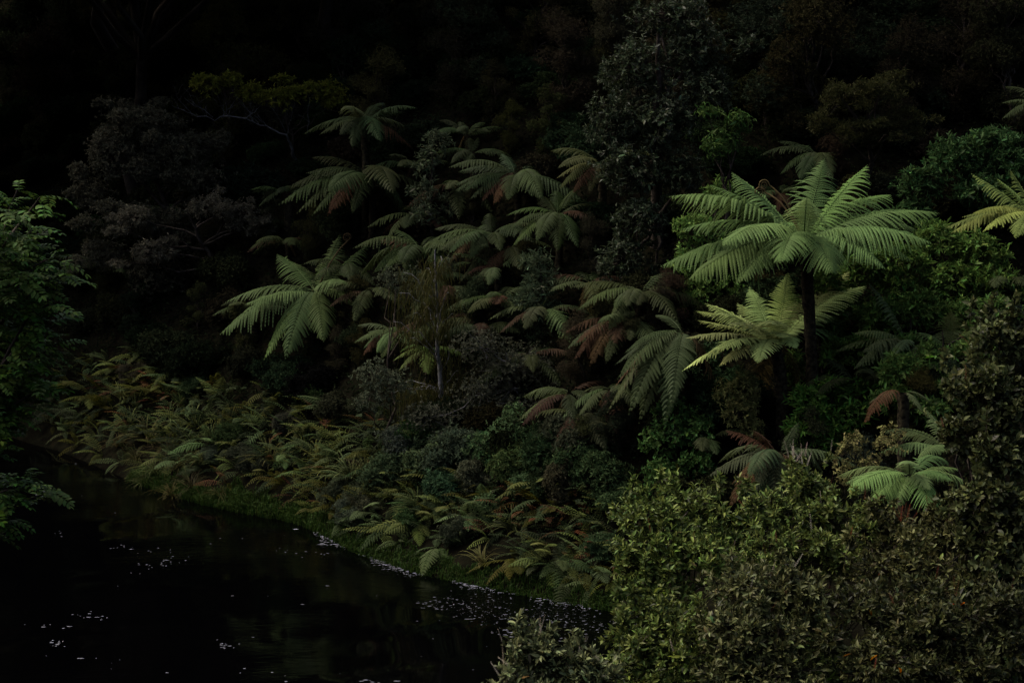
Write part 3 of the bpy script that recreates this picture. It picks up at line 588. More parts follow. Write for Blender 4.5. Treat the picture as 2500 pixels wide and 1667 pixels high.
# dark glossy broadleaf tree in the middle
Yb = slope_y(1560, 420, 2.6)
tree('broadleaf_tree', 'tall dark tree with glossy whorled leaves above the fern slope', 'tree', foot_of(1600, Yb + 1.0),
     [blob(1560, 170, 110, 90, Yb + .8), blob(1700, 120, 90, 80, Yb + 1), blob(1640, 40, 110, 60, Yb + 1.2), blob(1500, 300, 80, 90, Yb + .3), blob(1620, 300, 110, 100, Yb + .4), blob(1740, 230, 70, 70, Yb + .7), blob(1540, 420, 90, 80, Yb),
      blob(1660, 430, 80, 70, Yb + .2), blob(1560, 540, 90, 70, Yb - .2), blob(1520, 640, 70, 70, Yb - .3), blob(1830, 110, 45, 30, Yb + 1), blob(1600, 680, 60, 50, Yb)],
     (0.031, 0.040, 0.022), 0.105, 0.36, 104, density=42, k=8, mat=M_GLOSS, r0=0.16, parts=240, shell=0.6, spread=(30, 80), oval=False, twigs=0.3)
tree('climbing_shrub', 'patch of fresh green narrow leaves hanging on the dark broadleaf tree', 'shrub', foot_of(1760, Yb - 0.8),
     [blob(1800, 300, 45, 45, Yb - .8), blob(1760, 350, 55, 45, Yb - .9), blob(1820, 300, 30, 30, Yb - .8), blob(1730, 270, 40, 30, Yb - .8)], (0.050, 0.085, 0.030), 0.13, 0.24, 105, density=30, k=7, r0=0.05, up=0.0, spread=(60, 130), parts=60)
# slender sapling with pale leaves in a column
Ys = slope_y(1040, 480, 1.4)
tree('slender_sapling', 'slender sapling with pale pointed leaves stacked in a narrow column', 'sapling', foot_of(1055, Ys),
     [blob(1070, 350, 40, 40, Ys + .4), blob(1040, 400, 40, 50, Ys + .2), blob(1035, 470, 45, 40, Ys), blob(1040, 525, 50, 40, Ys - .1), blob(1095, 495, 30, 35, Ys)],
     (0.060, 0.074, 0.044), 0.12, 0.24, 106, density=28, k=7, r0=0.04, parts=120, spread=(35, 75))
Yt = slope_y(1310, 700, 1.0)
tree('narrow_leaved_sapling', 'sapling with long narrow bluish leaves in starry tufts', 'sapling', foot_of(1325, Yt),
     [blob(1310, 640, 45, 40, Yt + .2), blob(1320, 700, 60, 50, Yt), blob(1310, 770, 75, 50, Yt - .1), blob(1330, 840, 60, 50, Yt - .2), blob(1290, 730, 50, 40, Yt - .2), blob(1350, 770, 45, 40, Yt)],
     (0.062, 0.082, 0.048), 0.15, 0.16, 107, density=26, k=8, r0=0.045, parts=200, spread=(30, 80))
# fine-leaved shrubs in the middle
Yf = slope_y(1230, 900, 0.9)
tree('small_leaved_shrub', 'airy shrub with tiny pale leaves on thin grey twigs', 'shrub', foot_of(1250, Yf + .3),
     [blob(1180, 850, 90, 60, Yf), blob(1260, 900, 120, 70, Yf), blob(1370, 960, 100, 60, Yf), blob(1180, 960, 90, 60, Yf - .2), blob(1290, 1000, 110, 60, Yf - .2), blob(1430, 1010, 80, 50, Yf), blob(1050, 1020, 90, 50, Yf - .3), blob(1120, 1070, 90, 40, Yf - .4)],
     (0.046, 0.049, 0.033), 0.055, 0.42, 108, density=85, k=6, r0=0.05, bark=M_PALE, twigs=0.05, shell=0.75)
tree('small_leaved_shrub', 'green shrub with small leaves over the fern bank below the airy shrub', 'shrub', foot_of(1240, Yf - 1.6),
     [blob(1240, 1060, 70, 60, Yf - 1.4), blob(1290, 1090, 60, 40, Yf - 1.6), blob(1180, 1090, 55, 40, Yf - 1.6), blob(1190, 1230, 50, 30, Yf - 2.6), blob(1260, 1020, 40, 50, Yf - 1.2)], (0.055, 0.085, 0.040), 0.06, 0.45, 109, density=75, k=6, r0=0.04)
tree('small_leaved_shrub', 'wiry shrub with tiny leaves beside the mint-green fern', 'shrub', foot_of(930, Yf + .2),
     [blob(910, 920, 55, 50, Yf), blob(960, 940, 60, 50, Yf), blob(900, 980, 50, 40, Yf - .2), blob(1000, 700, 60, 50, Yf + 2.6), blob(950, 680, 40, 40, Yf + 2.6), blob(1090, 650, 30, 30, Yf + 2.8)], (0.062, 0.072, 0.045), 0.06, 0.42, 110, density=70, k=6, r0=0.04)
# olive fine-leaved tree above the tall fern
Yo = slope_y(2100, 280, 2.5)
tree('fine_leaved_tree', 'round olive tree with fine needle leaves in deep shade', 'tree', foot_of(2120, Yo + .5),
     [blob(2060, 240, 90, 50, Yo), blob(2150, 220, 90, 50, Yo), blob(2210, 290, 70, 50, Yo), blob(2100, 320, 100, 45, Yo - .2), blob(2000, 300, 45, 40, Yo)], (0.034, 0.036, 0.016), 0.09, 0.16, 111, density=80, k=8, r0=0.08, broken=4)
# dense green bushes round the tall fern
def bush(label, blobs, foot, seed, color=(0.092, 0.150, 0.050), L=0.13, ratio=0.30, parts=110, density=46, mat=None, k=8, name='dense_bush', cat='bush', **kw):
    return tree(name, label, cat, foot, blobs, color, L, ratio, seed, density=density, k=k, mat=mat or M_LEAF, r0=0.05, parts=parts, spread=(25, 75), shell=0.45, up=0.35, **kw)
Ya = slope_y(1720, 560, 1.6)
bush('dense bright green bush behind the crown of the tall fern', [blob(1760, 480, 60, 45, Ya + .6), blob(1700, 560, 65, 50, Ya + .2), blob(1690, 640, 60, 50, Ya), blob(1780, 620, 70, 60, Ya + .3), blob(1700, 720, 60, 50, Ya - .2), blob(1790, 720, 60, 50, Ya - .2)], foot_of(1740, Ya + .3), 120, L=0.09, parts=60, density=60, ratio=0.4)
Ya = slope_y(2380, 420, 2.0)
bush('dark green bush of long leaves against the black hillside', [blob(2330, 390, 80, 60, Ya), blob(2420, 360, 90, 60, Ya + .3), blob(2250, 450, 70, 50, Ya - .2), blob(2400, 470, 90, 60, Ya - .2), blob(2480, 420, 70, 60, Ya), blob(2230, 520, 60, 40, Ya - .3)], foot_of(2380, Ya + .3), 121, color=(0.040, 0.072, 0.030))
Ya = slope_y(2350, 640, 1.4)
bush('large fresh green bush beneath the frame-cut tree fern', [blob(2290, 590, 80, 55, Ya + .5), blob(2380, 620, 90, 60, Ya + .4), blob(2210, 640, 80, 55, Ya + .2), blob(2320, 690, 90, 60, Ya), blob(2430, 700, 80, 60, Ya), blob(2180, 710, 60, 50, Ya)], foot_of(2340, Ya + .4), 122, parts=200)
Ya = slope_y(2200, 800, 1.1)
bush('shaded green bush behind the thin pale fronds', [blob(2150, 770, 70, 50, Ya + .2), blob(2250, 760, 80, 50, Ya + .3), blob(2350, 770, 70, 50, Ya + .3), blob(2200, 860, 80, 55, Ya - .2), blob(2120, 850, 60, 50, Ya), blob(2260, 930, 60, 40, Ya - .4)], foot_of(2220, Ya + .2), 123, color=(0.086, 0.140, 0.048))
Ya = slope_y(2050, 970, 0.9)
bush('leafy green bush at the feet of the two black trunks', [blob(2040, 960, 65, 40, Ya + .2), blob(1990, 1020, 65, 50, Ya - .2), blob(1955, 1050, 50, 50, Ya - .3), blob(1965, 980, 45, 45, Ya), blob(2080, 1010, 70, 45, Ya), blob(2020, 1070, 70, 40, Ya - .4), blob(2130, 950, 50, 35, Ya + .3)], foot_of(2050, Ya + .2), 124, color=(0.070, 0.130, 0.040), L=0.14, ratio=0.27, parts=220)
Ya = slope_y(1650, 1050, 1.0)
bush('deep green bush below the drooping grey-green fern', [blob(1640, 1010, 60, 50, Ya + .2), blob(1620, 1080, 60, 50, Ya), blob(1700, 1060, 60, 50, Ya), blob(1620, 1150, 55, 40, Ya - .3), blob(1700, 1140, 55, 45, Ya - .2), blob(1590, 1200, 45, 35, Ya - .5)], foot_of(1650, Ya + .2), 125, color=(0.055, 0.100, 0.036), L=0.085, ratio=0.45, parts=60, density=62)
Ya = slope_y(1720, 930, 1.0) + 0.8
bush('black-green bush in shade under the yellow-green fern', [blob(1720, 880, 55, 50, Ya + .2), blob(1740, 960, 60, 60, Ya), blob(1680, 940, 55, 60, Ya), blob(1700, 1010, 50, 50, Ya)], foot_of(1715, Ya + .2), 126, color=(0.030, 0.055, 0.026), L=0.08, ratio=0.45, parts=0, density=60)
Ya = slope_y(2080, 680, 1.3)
bush('fresh green bush between the tall black trunk and the large bush', [blob(2060, 600, 60, 45, Ya + .5), blob(2110, 670, 80, 55, Ya + .1), blob(2060, 740, 65, 50, Ya), blob(2130, 780, 65, 50, Ya - .2), blob(2040, 840, 50, 50, Ya - .2)], foot_of(2080, Ya + .3), 128, density=50)
Ya = slope_y(2330, 900, 1.0)
bush('mid-green bush above the shrivelled purple-brown frond', [blob(2200, 900, 70, 45, Ya), blob(2280, 880, 75, 50, Ya + .2), blob(2370, 870, 70, 55, Ya + .2), blob(2340, 950, 80, 50, Ya - .2), blob(2440, 780, 70, 60, Ya + .6), blob(2180, 980, 60, 40, Ya - .3), blob(2260, 1000, 70, 40, Ya - .4)], foot_of(2310, Ya + .2), 129, density=50, color=(0.085, 0.138, 0.048))
bush('dull olive bush beside the slim black trunk', [blob(1815, 950, 45, 45, YB - .5), blob(1800, 1010, 50, 45, YB - .6), blob(1838, 1050, 35, 40, YB - .6), blob(1770, 970, 40, 40, YB - .4), blob(1835, 990, 25, 40, YB - .5)], foot_of(1810, YB - .4), 131, density=80, color=(0.115, 0.120, 0.052), parts=40, L=0.08)  # olive lightened to offset crown shade; bush stands in for dead fronds
bush('green bush close behind the tall black trunk', [blob(2020, 690, 50, 50, YB + 1.0), blob(2025, 780, 50, 50, YB + .8), blob(2040, 870, 50, 50, YB + .5), blob(1930, 760, 50, 50, YB + 1.3), blob(1935, 900, 35, 50, YB + .6)], foot_of(2010, YB + .9), 132, density=50)
# yellow-leaved sprays
tree('yellow_leaved_shrub', 'spindly shrub with small pale yellow leaves beside the bright arched fern', 'shrub', foot_of(2090, 34.0),
     [blob(2060, 1110, 30, 45, 32.6), blob(2090, 1080, 35, 35, 32.6), blob(2160, 1090, 45, 35, 32.4), blob(2180, 1060, 40, 30, 32.8), blob(2060, 1160, 35, 35, 32.4), blob(2120, 1130, 35, 30, 32.4)], (0.14, 0.135, 0.060), 0.06, 0.5, 127, density=60, k=6, r0=0.03, twigs=0.3)
# conifer with hanging yellow-olive sprays and a pale trunk
rng = np.random.default_rng(130)
Yr = slope_y(1072, 950, 0.4); fr = foot_of(1078, Yr); t = thing('weeping_conifer', 'young conifer with hanging yellow-olive sprays and a pale grey trunk', 'conifer', tuple(fr)); o = fr
tb = Tubes(); tp = at(1062, 610, Yr); stem = wiggle(rng, fr - ZUP * 0.1, tp, 12, 0.008); tb.add(stem - o, np.linspace(0.07, 0.012, 12), 7); link('trunk', tb.mesh('trunk', M_PALE), t)
br = Tubes(); SV, SQ, nv = [], [], 0
ends = [(985, 690, .0), (975, 740, -.4), (1010, 790, -.5), (1060, 660, -.4), (1080, 650, .1), (1095, 740, -.3), (1110, 790, .1), (1050, 720, -.5), (1040, 680, .3), (960, 810, -.2), (1000, 850, -.5), (1010, 980, -.3), (960, 985, -.5), (1040, 975, -.6), (1100, 880, -.2), (1120, 930, -.2), (1075, 800, -.5), (1030, 760, .4), (985, 960, .1)]
for ex, ey, dy in ends:
    e_ = at(ex, ey - 25, Yr + dy); i = int(np.clip((e_[2] - 0.15 - fr[2]) / (tp[2] - fr[2]) * 11 - 1, 1, 10)); p = wiggle(rng, stem[i], e_, 6, 0.03); p[1:-1, 2] += 0.12
    br.add(p - o, np.linspace(0.016, 0.004, 6), 4)
    for _ in range(85):
        u = rng.uniform(0.25, 1.0); q = p[0] + (p[-1] - p[0]) * u + np.array((0, 0, .1 * math.sin(u * 3.1))) + rng.normal(0, [0.20, 0.2, 0.08]); l = rng.uniform(0.25, 0.75) * (0.5 + 0.5 * u); k_ = 5
        s = np.linspace(0, 1, k_); out = rng.normal(0, 0.10, 3)
        pts = q + np.stack([out[0] * np.sqrt(s) + rng.normal(0, .008, k_), out[1] * np.sqrt(s), -l * s], -1); wd = 0.008 * (1 - 0.7 * s); ax = nrm(np.array((rng.normal(), rng.normal(), 0)))
        SV.append(np.concatenate([pts - ax * wd[:, None], pts + ax * wd[:, None]]) - o); j = np.arange(k_ - 1); SQ.append(np.stack([j, j + 1, j + 1 + k_, j + k_], -1) + nv); nv += 2 * k_
link('branch', br.mesh('branch', M_PALE), t); link('foliage', mesh('foliage', np.concatenate(SV), np.concatenate(SQ), M_LEAF), t, (0.040, 0.040, 0.015), 'stuff')

# ------------------------------------------------------------------ shaded forest behind: tree kinds made once, then copied
def proto(seed, color, L, ratio, density, pale=False, n=19):
    rng = np.random.default_rng(seed); cl = []
    for i in range(n):
        a = rng.uniform(0, 6.28); r = rng.uniform(0.2, 1.5); cl.append((np.array((math.cos(a) * r, math.sin(a) * r, rng.uniform(0.3, 4.2))), rng.uniform(0.35, 0.95) * np.array((1, 1, 0.75))))
    cl.append((np.array((0, 0, 4.4)), 0.8)); P, D, C = tips_in(rng, cl, density, 0.6, 0.2)
    tk = skeleton(rng, np.array((0, 0, -0.3)), cl, P, C, 0.11, 0.12, amp=0.06).mesh('trunk', M_BARK)
    b, d, n_, l, w_ = whorls(rng, P, D, 6, L, ratio); V, Fs = leaf_cloud(b, d, n_, l, w_)
    return tk, mesh('crown', V, Fs, M_DARK), color
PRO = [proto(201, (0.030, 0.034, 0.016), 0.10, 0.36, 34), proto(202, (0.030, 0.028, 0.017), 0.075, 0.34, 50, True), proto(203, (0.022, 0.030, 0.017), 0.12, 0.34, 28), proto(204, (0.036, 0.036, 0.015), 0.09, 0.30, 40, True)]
def copy_tree(k, loc, s, rz, label, rng, name='forest_tree', group=None, cat='tree'):
    t = thing(name, label, cat, tuple(loc), group); t.rotation_euler = (rng.normal(0, .08), rng.normal(0, .08), rz); t.scale = (s, s, s * rng.uniform(0.9, 1.15))
    tk, cr, c = PRO[k]; link('trunk', tk, t); link('crown', cr, t, jit(rng, c, 0.18), 'stuff'); return t
rng = np.random.default_rng(210)
KL = ['olive-green', 'brownish', 'blackish-green', 'yellowish-green']
wood = []
for row, (py, h) in enumerate([(60, 2.0), (200, 1.6), (330, 1.3)]):
    for px in np.arange(-80, 2620, 195):
        x = px + rng.uniform(-60, 60) + 80 * (row % 2); y_ = py + rng.uniform(-50, 50)
        if row == 2 and (650 < x < 1450): continue
        P = place(x, y_, h); wood.append((x, P, y_, row))
for i, (x, P, yp, row) in enumerate(wood):
    k = int(rng.integers(0, 4)); s = rng.uniform(0.55, 0.85) * (1.15 if P[1] > 55 else 0.9)
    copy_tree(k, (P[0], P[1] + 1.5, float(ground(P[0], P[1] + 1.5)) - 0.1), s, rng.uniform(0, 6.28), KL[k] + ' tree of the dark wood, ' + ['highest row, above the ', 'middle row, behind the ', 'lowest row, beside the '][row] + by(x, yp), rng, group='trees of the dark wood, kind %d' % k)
# canopy trees added above the frame, leaning out to shade the upper hillside
rgc = np.random.default_rng(206); cl = []
for q in range(16):
    a_ = q * 2.4; r_ = 0.35 + 1.5 * math.sqrt(q / 16); cl.append((np.array((math.cos(a_) * r_, math.sin(a_) * r_, rgc.uniform(3.2, 4.6) - 0.25 * r_)), rgc.uniform(0.7, 1.0) * np.array((1, 1, 0.6))))
Pc, Dc, Cc = tips_in(rgc, cl, 95, 0.6, 0.2); bc, dc, nc, lc, wc = whorls(rgc, Pc, Dc, 6, 0.062, 0.4); Vc, Fc = leaf_cloud(bc, dc, nc, lc, wc)
PRO.append((skeleton(rgc, np.array((0, 0, -0.3)), cl, Pc, Cc, 0.10, 0.04, amp=0.05).mesh('trunk', M_BARK), mesh('crown', Vc, Fc, M_DARK), (0.030, 0.036, 0.018)))
for i, (x, y_, s_, tilt) in enumerate([(-27, 64, 2.6, .3), (-19, 61, 2.6, .35), (-11.5, 59.5, 2.6, .35), (-4.5, 57, 2.6, .5), (2, 55, 2.5, .5), (9, 54.5, 2.4, .38), (16, 56, 2.4, .3), (-21, 68, 2.8, .3), (-13, 66, 2.8, .3), (-5, 64, 2.8, .3), (4, 62, 2.8, .3), (13, 61, 2.8, .3), (-36, 60, 2.6, .3)]):
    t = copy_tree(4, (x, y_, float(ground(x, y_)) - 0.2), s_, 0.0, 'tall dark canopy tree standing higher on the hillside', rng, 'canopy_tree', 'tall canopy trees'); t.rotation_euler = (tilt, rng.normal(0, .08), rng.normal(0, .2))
# undergrowth shrubs filling the slope between the ferns
us = []
for px, py in [(150, 560), (60, 420), (260, 700), (420, 700), (520, 640), (330, 780), (480, 780), (600, 830), (760, 830), (660, 560), (760, 600), (840, 540), (870, 780), (1150, 800), (1450, 640), (1430, 900), (1480, 860), (1560, 900), (1250, 330), (1350, 330), (1200, 260), (950, 480), (1150, 540), (1300, 640), (1620, 820), (1640, 760), (1900, 700), (2050, 700), (2080, 560), (2050, 460), (1450, 1100), (1520, 1090), (900, 860), (820, 880), (2200, 990), (2300, 980), (1960, 1130), (2120, 1190), (2250, 1050)]:
    P = place(px, py, 0.6); us.append(P)
    k = int(rng.integers(0, 4))
    copy_tree(k, (P[0], P[1] + .3, float(ground(P[0], P[1] + .3)) - 0.15), rng.uniform(0.22, 0.34), rng.uniform(0, 6.28), ['olive shrub filling the shade between the ferns', 'brownish shrub filling the shade between the ferns', 'dark shrub filling the shade between the ferns', 'yellowish shrub filling the shade between the ferns'][k].replace('between the ferns', 'by the ' + by(px, py)), rng, 'undergrowth_shrub', 'undergrowth shrubs, kind %d' % k, 'shrub')

# low mounded shrubs covering the shaded slope
MOUND = []
for q, (L_, r_, dn) in enumerate([(0.10, 0.36, 75), (0.075, 0.42, 110), (0.13, 0.28, 60)]):
    rg = np.random.default_rng(260 + q); cl = [(np.array((rg.uniform(-.7, .7), rg.uniform(-.7, .7), rg.uniform(.1, .75))), rg.uniform(.4, .65) * np.array((1, 1, .85))) for _ in range(9)]
    P, D, C = tips_in(rg, cl, dn, 0.5, 0.35); b, d, n_, l, w_ = whorls(rg, P, D, 6, L_, r_); V, Fs = leaf_cloud(b, d, n_, l, w_)
    MOUND.append((skeleton(rg, np.array((0, 0, -.3)), cl, P, C, 0.04, 0.1).mesh('trunk', M_BARK), mesh('crown', V, Fs, M_DARK)))
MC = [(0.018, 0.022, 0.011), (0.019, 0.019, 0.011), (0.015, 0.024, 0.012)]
ML = ['low rounded dark-leaved shrub', 'low rounded brownish small-leaved shrub', 'low rounded shrub with longer dark green leaves']
rng = np.random.default_rng(262); mp_ = []
for _ in range(6000):
    if len(mp_) >= 190: break
    x = rng.uniform(-19, 19); d_ = 2.6 + rng.uniform(0, 1) * 21; y_ = float(shore_y(x)) + d_; P = np.array((x, y_, float(ground(x, y_)) + .5)); px, py = project(P)
    if px < -60 or px > 2560 or py < -60 or (px < 1500 and py > np.interp(px, [0, 300, 600, 900, 1200, 1500], [900, 830, 920, 990, 1090, 1200])): continue
    hid = False
    for f_, C_ in FERNS:
        fx, fy = project(C_)
        if abs(fx - px) < 130 and -110 < py - fy < 95 and y_ < C_[1] + 0.6 and np.hypot(x - C_[0], y_ - C_[1]) < 4: hid = True
    if (px > 1930 and 480 < py < 1150) or (1790 < px < 2030 and 800 < py < 1150): continue
    if hid: continue
    if all((x - a[0]) ** 2 + (y_ - a[1]) ** 2 > 1.15 for a in mp_):
        mp_.append(P); k = int(rng.integers(0, 3)); s_ = rng.uniform(0.55, 0.95)
        t = thing('mound_shrub', ML[k] + ' by the ' + by(px, py), 'shrub', (x, y_, P[2] - .55), 'mounded shrubs, kind %d' % k); t.rotation_euler = (0, 0, rng.uniform(0, 6.28)); t.scale = (s_, s_, s_ * rng.uniform(.8, 1.2))
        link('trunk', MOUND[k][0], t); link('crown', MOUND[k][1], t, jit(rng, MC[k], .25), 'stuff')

# leafy ground cover of the slope: uncountable, one object
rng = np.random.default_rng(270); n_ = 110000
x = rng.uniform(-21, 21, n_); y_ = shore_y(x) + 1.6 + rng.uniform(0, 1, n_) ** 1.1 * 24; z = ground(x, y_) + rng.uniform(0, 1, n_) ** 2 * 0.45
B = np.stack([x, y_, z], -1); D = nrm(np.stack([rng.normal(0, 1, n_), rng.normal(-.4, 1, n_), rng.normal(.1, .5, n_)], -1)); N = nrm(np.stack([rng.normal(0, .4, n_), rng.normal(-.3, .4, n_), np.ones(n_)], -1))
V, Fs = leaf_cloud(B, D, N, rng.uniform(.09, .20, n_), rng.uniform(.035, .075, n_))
uc = link('ground_cover', mesh('ground_cover', V, Fs, M_DARK), None, (0.0065, 0.009, 0.0045), 'stuff'); uc['label'] = 'low leaves over the forest floor, darkened to read as shaded'; uc['category'] = 'ground cover'  # leaf colour near black: the undergrowth shade is put into it

# ------------------------------------------------------------------ ferns of the river bank
rng = np.random.default_rng(300)
LIBF = []
for i in range(8):
    V, Q = frond_geo((0, 0, 0), (0, 1.0, rng.uniform(-0.35, 0.05)), rng.uniform(0.18, 0.34), n=15, m=2, width=rng.uniform(0.10, 0.17), droop=0.3, sweep=72, rach=0.008, first=0.14, rng=rng, twist=rng.normal(0, 0.2), fill=0.27)
    LIBF.append(mesh('frond', V, Q, M_FROND))
for i in range(4):
    V, Q = frond_geo((0, 0, 0), (0, 1.0, rng.uniform(-0.3, 0.0)), rng.uniform(0.2, 0.32), n=17, m=6, width=0.2, droop=0.3, rach=0.008, first=0.14, rng=rng, fill=0.36)
    LIBF.append(mesh('frond', V, Q, M_FROND))
BANK_TOP = np.array([(120, 930), (200, 860), (330, 825), (450, 880), (560, 930), (700, 955), (850, 985), (950, 1000), (1060, 1080), (1180, 1120), (1300, 1110), (1420, 1120), (1530, 1220)])
BANK_BOT = np.array([(120, 1040), (280, 1120), (420, 1140), (560, 1160), (640, 1130), (740, 1220), (860, 1270), (1000, 1310), (1180, 1330), (1330, 1390), (1530, 1420)])
pts = []
tries = 0
while len(pts) < 300 and tries < 20000:
    tries += 1
    px = rng.uniform(130, 1520); lo, hi = np.interp(px, BANK_TOP[:, 0], BANK_TOP[:, 1]), np.interp(px, BANK_BOT[:, 0], BANK_BOT[:, 1]); py = rng.uniform(lo, hi)
    if all((px - a) ** 2 / 760 + (py - b_) ** 2 / 300 > 1 for a, b_ in pts): pts.append((px, py))
for i, (px, py) in enumerate(pts):
    if 980 < px < 1450 and py < 1165 and rng.uniform() < 0.55: continue
    P = place(px, py, 0.28); base = np.array((P[0], P[1] + 0.1, float(ground(P[0], P[1] + 0.1)) - 0.03))
    rust = rng.uniform() < (0.38 if (1180 < px < 1480 and 1130 < py < 1330) or (230 < px < 480 and py < 1000) else 0.06)
    feath = (not rust) and rng.uniform() < 0.3
    lab = ('fern clump with orange-brown fronds on the river bank' if rust else 'fern clump with finely divided feathery fronds on the river bank' if feath else 'fern clump with narrow ladder-shaped green fronds on the river bank')
    lab = ('orange-brown fern clump' if rust else 'feathery green fern clump' if feath else 'ladder-fronded green fern clump') + ' on the bank by the ' + by(px, py)
    t = thing('bank_fern', lab, 'fern', tuple(base), 'rusty bank ferns' if rust else 'feathery bank ferns' if feath else 'green bank ferns')
    lum = 0.45 + 1.5 * rng.uniform() ** 1.8; hue_y = rng.uniform()
    cbase = np.array((0.034, 0.048, 0.019)) * lum + np.array((0.022, 0.014, -0.003)) * (hue_y > 0.65)
    kf = int(rng.integers(6, 8))
    for j in range(kf):
        az = R(rng.uniform(-215, -55)) if rng.uniform() < 0.8 else R(rng.uniform(-55, 145))                 # most fronds lean out over the water, downslope
        el = rng.uniform(0.05, 1.0) * (1 if rng.uniform() < 0.75 else -0.4); l = rng.uniform(0.38, 0.85) * (1.25 if feath else 1.0)
        ob = link('frond', LIBF[int(rng.integers(8, 12)) if feath else int(rng.integers(0, 8))], t, jit(rng, (0.070, 0.036, 0.018), 0.25) if rust and rng.uniform() < 0.45 else jit(rng, cbase, 0.16))
        ob.rotation_euler = (el, rng.normal(0, 0.25), az - math.pi / 2); ob.scale = (l, l, l); ob.location = (rng.normal(0, .05), rng.normal(0, .05), 0.02)

for px, py, s_ in [(560, 1050, .42), (600, 1090, .45), (620, 1120, .4), (840, 1200, .5), (870, 1230, .42), (900, 1210, .45), (960, 1140, .6), (1000, 1080, .7), (1060, 1120, .7), (1090, 1180, .55), (1330, 1120, .7), (1400, 1080, .75), (1440, 1150, .7), (1120, 1110, .7), (1180, 1140, .6), (1260, 1130, .65), (1300, 1170, .5), (1390, 1170, .6), (1040, 1050, .6), (1220, 1090, .7), (700, 1010, .4), (480, 930, .4), (330, 900, .4), (1120, 1280, .4), (1000, 1250, .4), (520, 1090, .36), (1500, 1200, .5), (1480, 1330, .45), (760, 970, .45)]:
    P = place(px, py, 0.35); k = int(rng.integers(0, 3)); t = thing('bank_shrub', ['small dark-leaved bank shrub', 'small fine-leaved bank shrub', 'small long-leaved bank shrub'][k] + ' by the ' + by(px, py), 'shrub', (P[0], P[1], float(ground(P[0], P[1])) - .05), 'bank shrubs, kind %d' % k)
    t.rotation_euler = (0, 0, rng.uniform(0, 6.28)); t.scale = (s_, s_, s_ * rng.uniform(.9, 1.3)); link('trunk', MOUND[k][0], t); link('crown', MOUND[k][1], t, jit(rng, [(0.040, 0.060, 0.028), (0.050, 0.056, 0.034), (0.034, 0.058, 0.026)][k], .25), 'stuff')

# sedges and grass of the bank
def tuft_mesh(rng, nb, L, w_, spread, hang=0.6, segs=5):
    V, Q, nv = [], [], 0
    for _ in range(nb):
        a = rng.uniform(0, 6.28); e = rng.uniform(*spread); l = L * rng.uniform(0.6, 1.1); s = np.linspace(0, 1, segs + 1)
        d = np.array((math.cos(a), math.sin(a))); hx = l * np.cos(e) * s + 0.15 * l * s ** 2; hz = l * np.sin(e) * s - hang * l * s ** 2.3
        b0 = rng.normal(0, 0.035, 2); p = np.concatenate([(b0 + d[None] * hx[:, None]), hz[:, None]], 1); ax = np.array((-d[1], d[0], 0)); ww = w_ * (1 - 0.92 * s ** 1.5)
        V.append(np.concatenate([p - ax * ww[:, None], p + ax * ww[:, None]])); j = np.arange(segs); Q.append(np.stack([j, j + 1, j + 2 + segs, j + 1 + segs], -1) + nv); nv += 2 * (segs + 1)
    return mesh('blades', np.concatenate(V), np.concatenate(Q), M_GRASS)
SEDGE = [tuft_mesh(rng, 70, 1.0, 0.011, (0.5, 1.4)) for _ in range(3)]; FLAX = [tuft_mesh(rng, 34, 1.1, 0.020, (0.7, 1.45), 0.5) for _ in range(2)]; GRS = [tuft_mesh(rng, 90, 0.42, 0.006, (0.6, 1.5), 0.35, 3) for _ in range(3)]
for px, py, s, k in [(415, 1075, 1.15, 0), (440, 1120, 1.2, 0), (380, 1130, 1.0, 0), (470, 1160, 1.0, 0), (500, 1100, 0.9, 0), (330, 1090, .9, 0), (290, 1060, .9, 0), (540, 1180, .7, 0), (420, 1180, .8, 0), (350, 1150, .7, 0)]:
    P = place(px, py, 0.35); t = thing('sedge_tuft', 'fine-bladed sedge tuft on the low bank at the river bend', 'sedge', (P[0], P[1], float(ground(P[0], P[1])) - .03), 'fine sedge tufts'); ob = link('blades', SEDGE[int(rng.integers(0, 3))], t, jit(rng, (0.050, 0.050, 0.022), .2), 'stuff'); ob.rotation_euler = (0, 0, rng.uniform(0, 6)); ob.scale = (s,) * 3
for px, py, s in [(330, 960, .8), (440, 960, 1.0), (440, 1040, 1.0), (480, 1010, 1.0), (310, 1010, .9), (400, 940, .9), (470, 1060, .7), (780, 1090, 1.1), (800, 1120, .9), (860, 1140, 1.1), (890, 1120, 1.0), (560, 990, .8), (1180, 1330, .7), (950, 1180, .8), (420, 1000, 1.0), (360, 1040, 1.0), (520, 1040, .9), (660, 1090, .9), (740, 1060, .9), (1020, 1210, .9), (1110, 1230, .8), (300, 940, .9), (840, 1060, 1.0), (1250, 1250, .8), (250, 960, .8), (700, 1020, .7), (620, 1000, .7), (1000, 1160, .8)]:
    P = place(px, py, 0.4); t = thing('strap_leaved_grass', 'tuft of broad arching strap leaves by the ' + by(px, py), 'grass tuft', (P[0], P[1], float(ground(P[0], P[1])) - .03), 'strap-leaved tufts'); ob = link('blades', FLAX[int(rng.integers(0, 2))], t, jit(rng, (0.075, 0.085, 0.036), .2), 'stuff'); ob.rotation_euler = (0.25, -0.15, rng.uniform(0, 6)); ob.scale = (s,) * 3
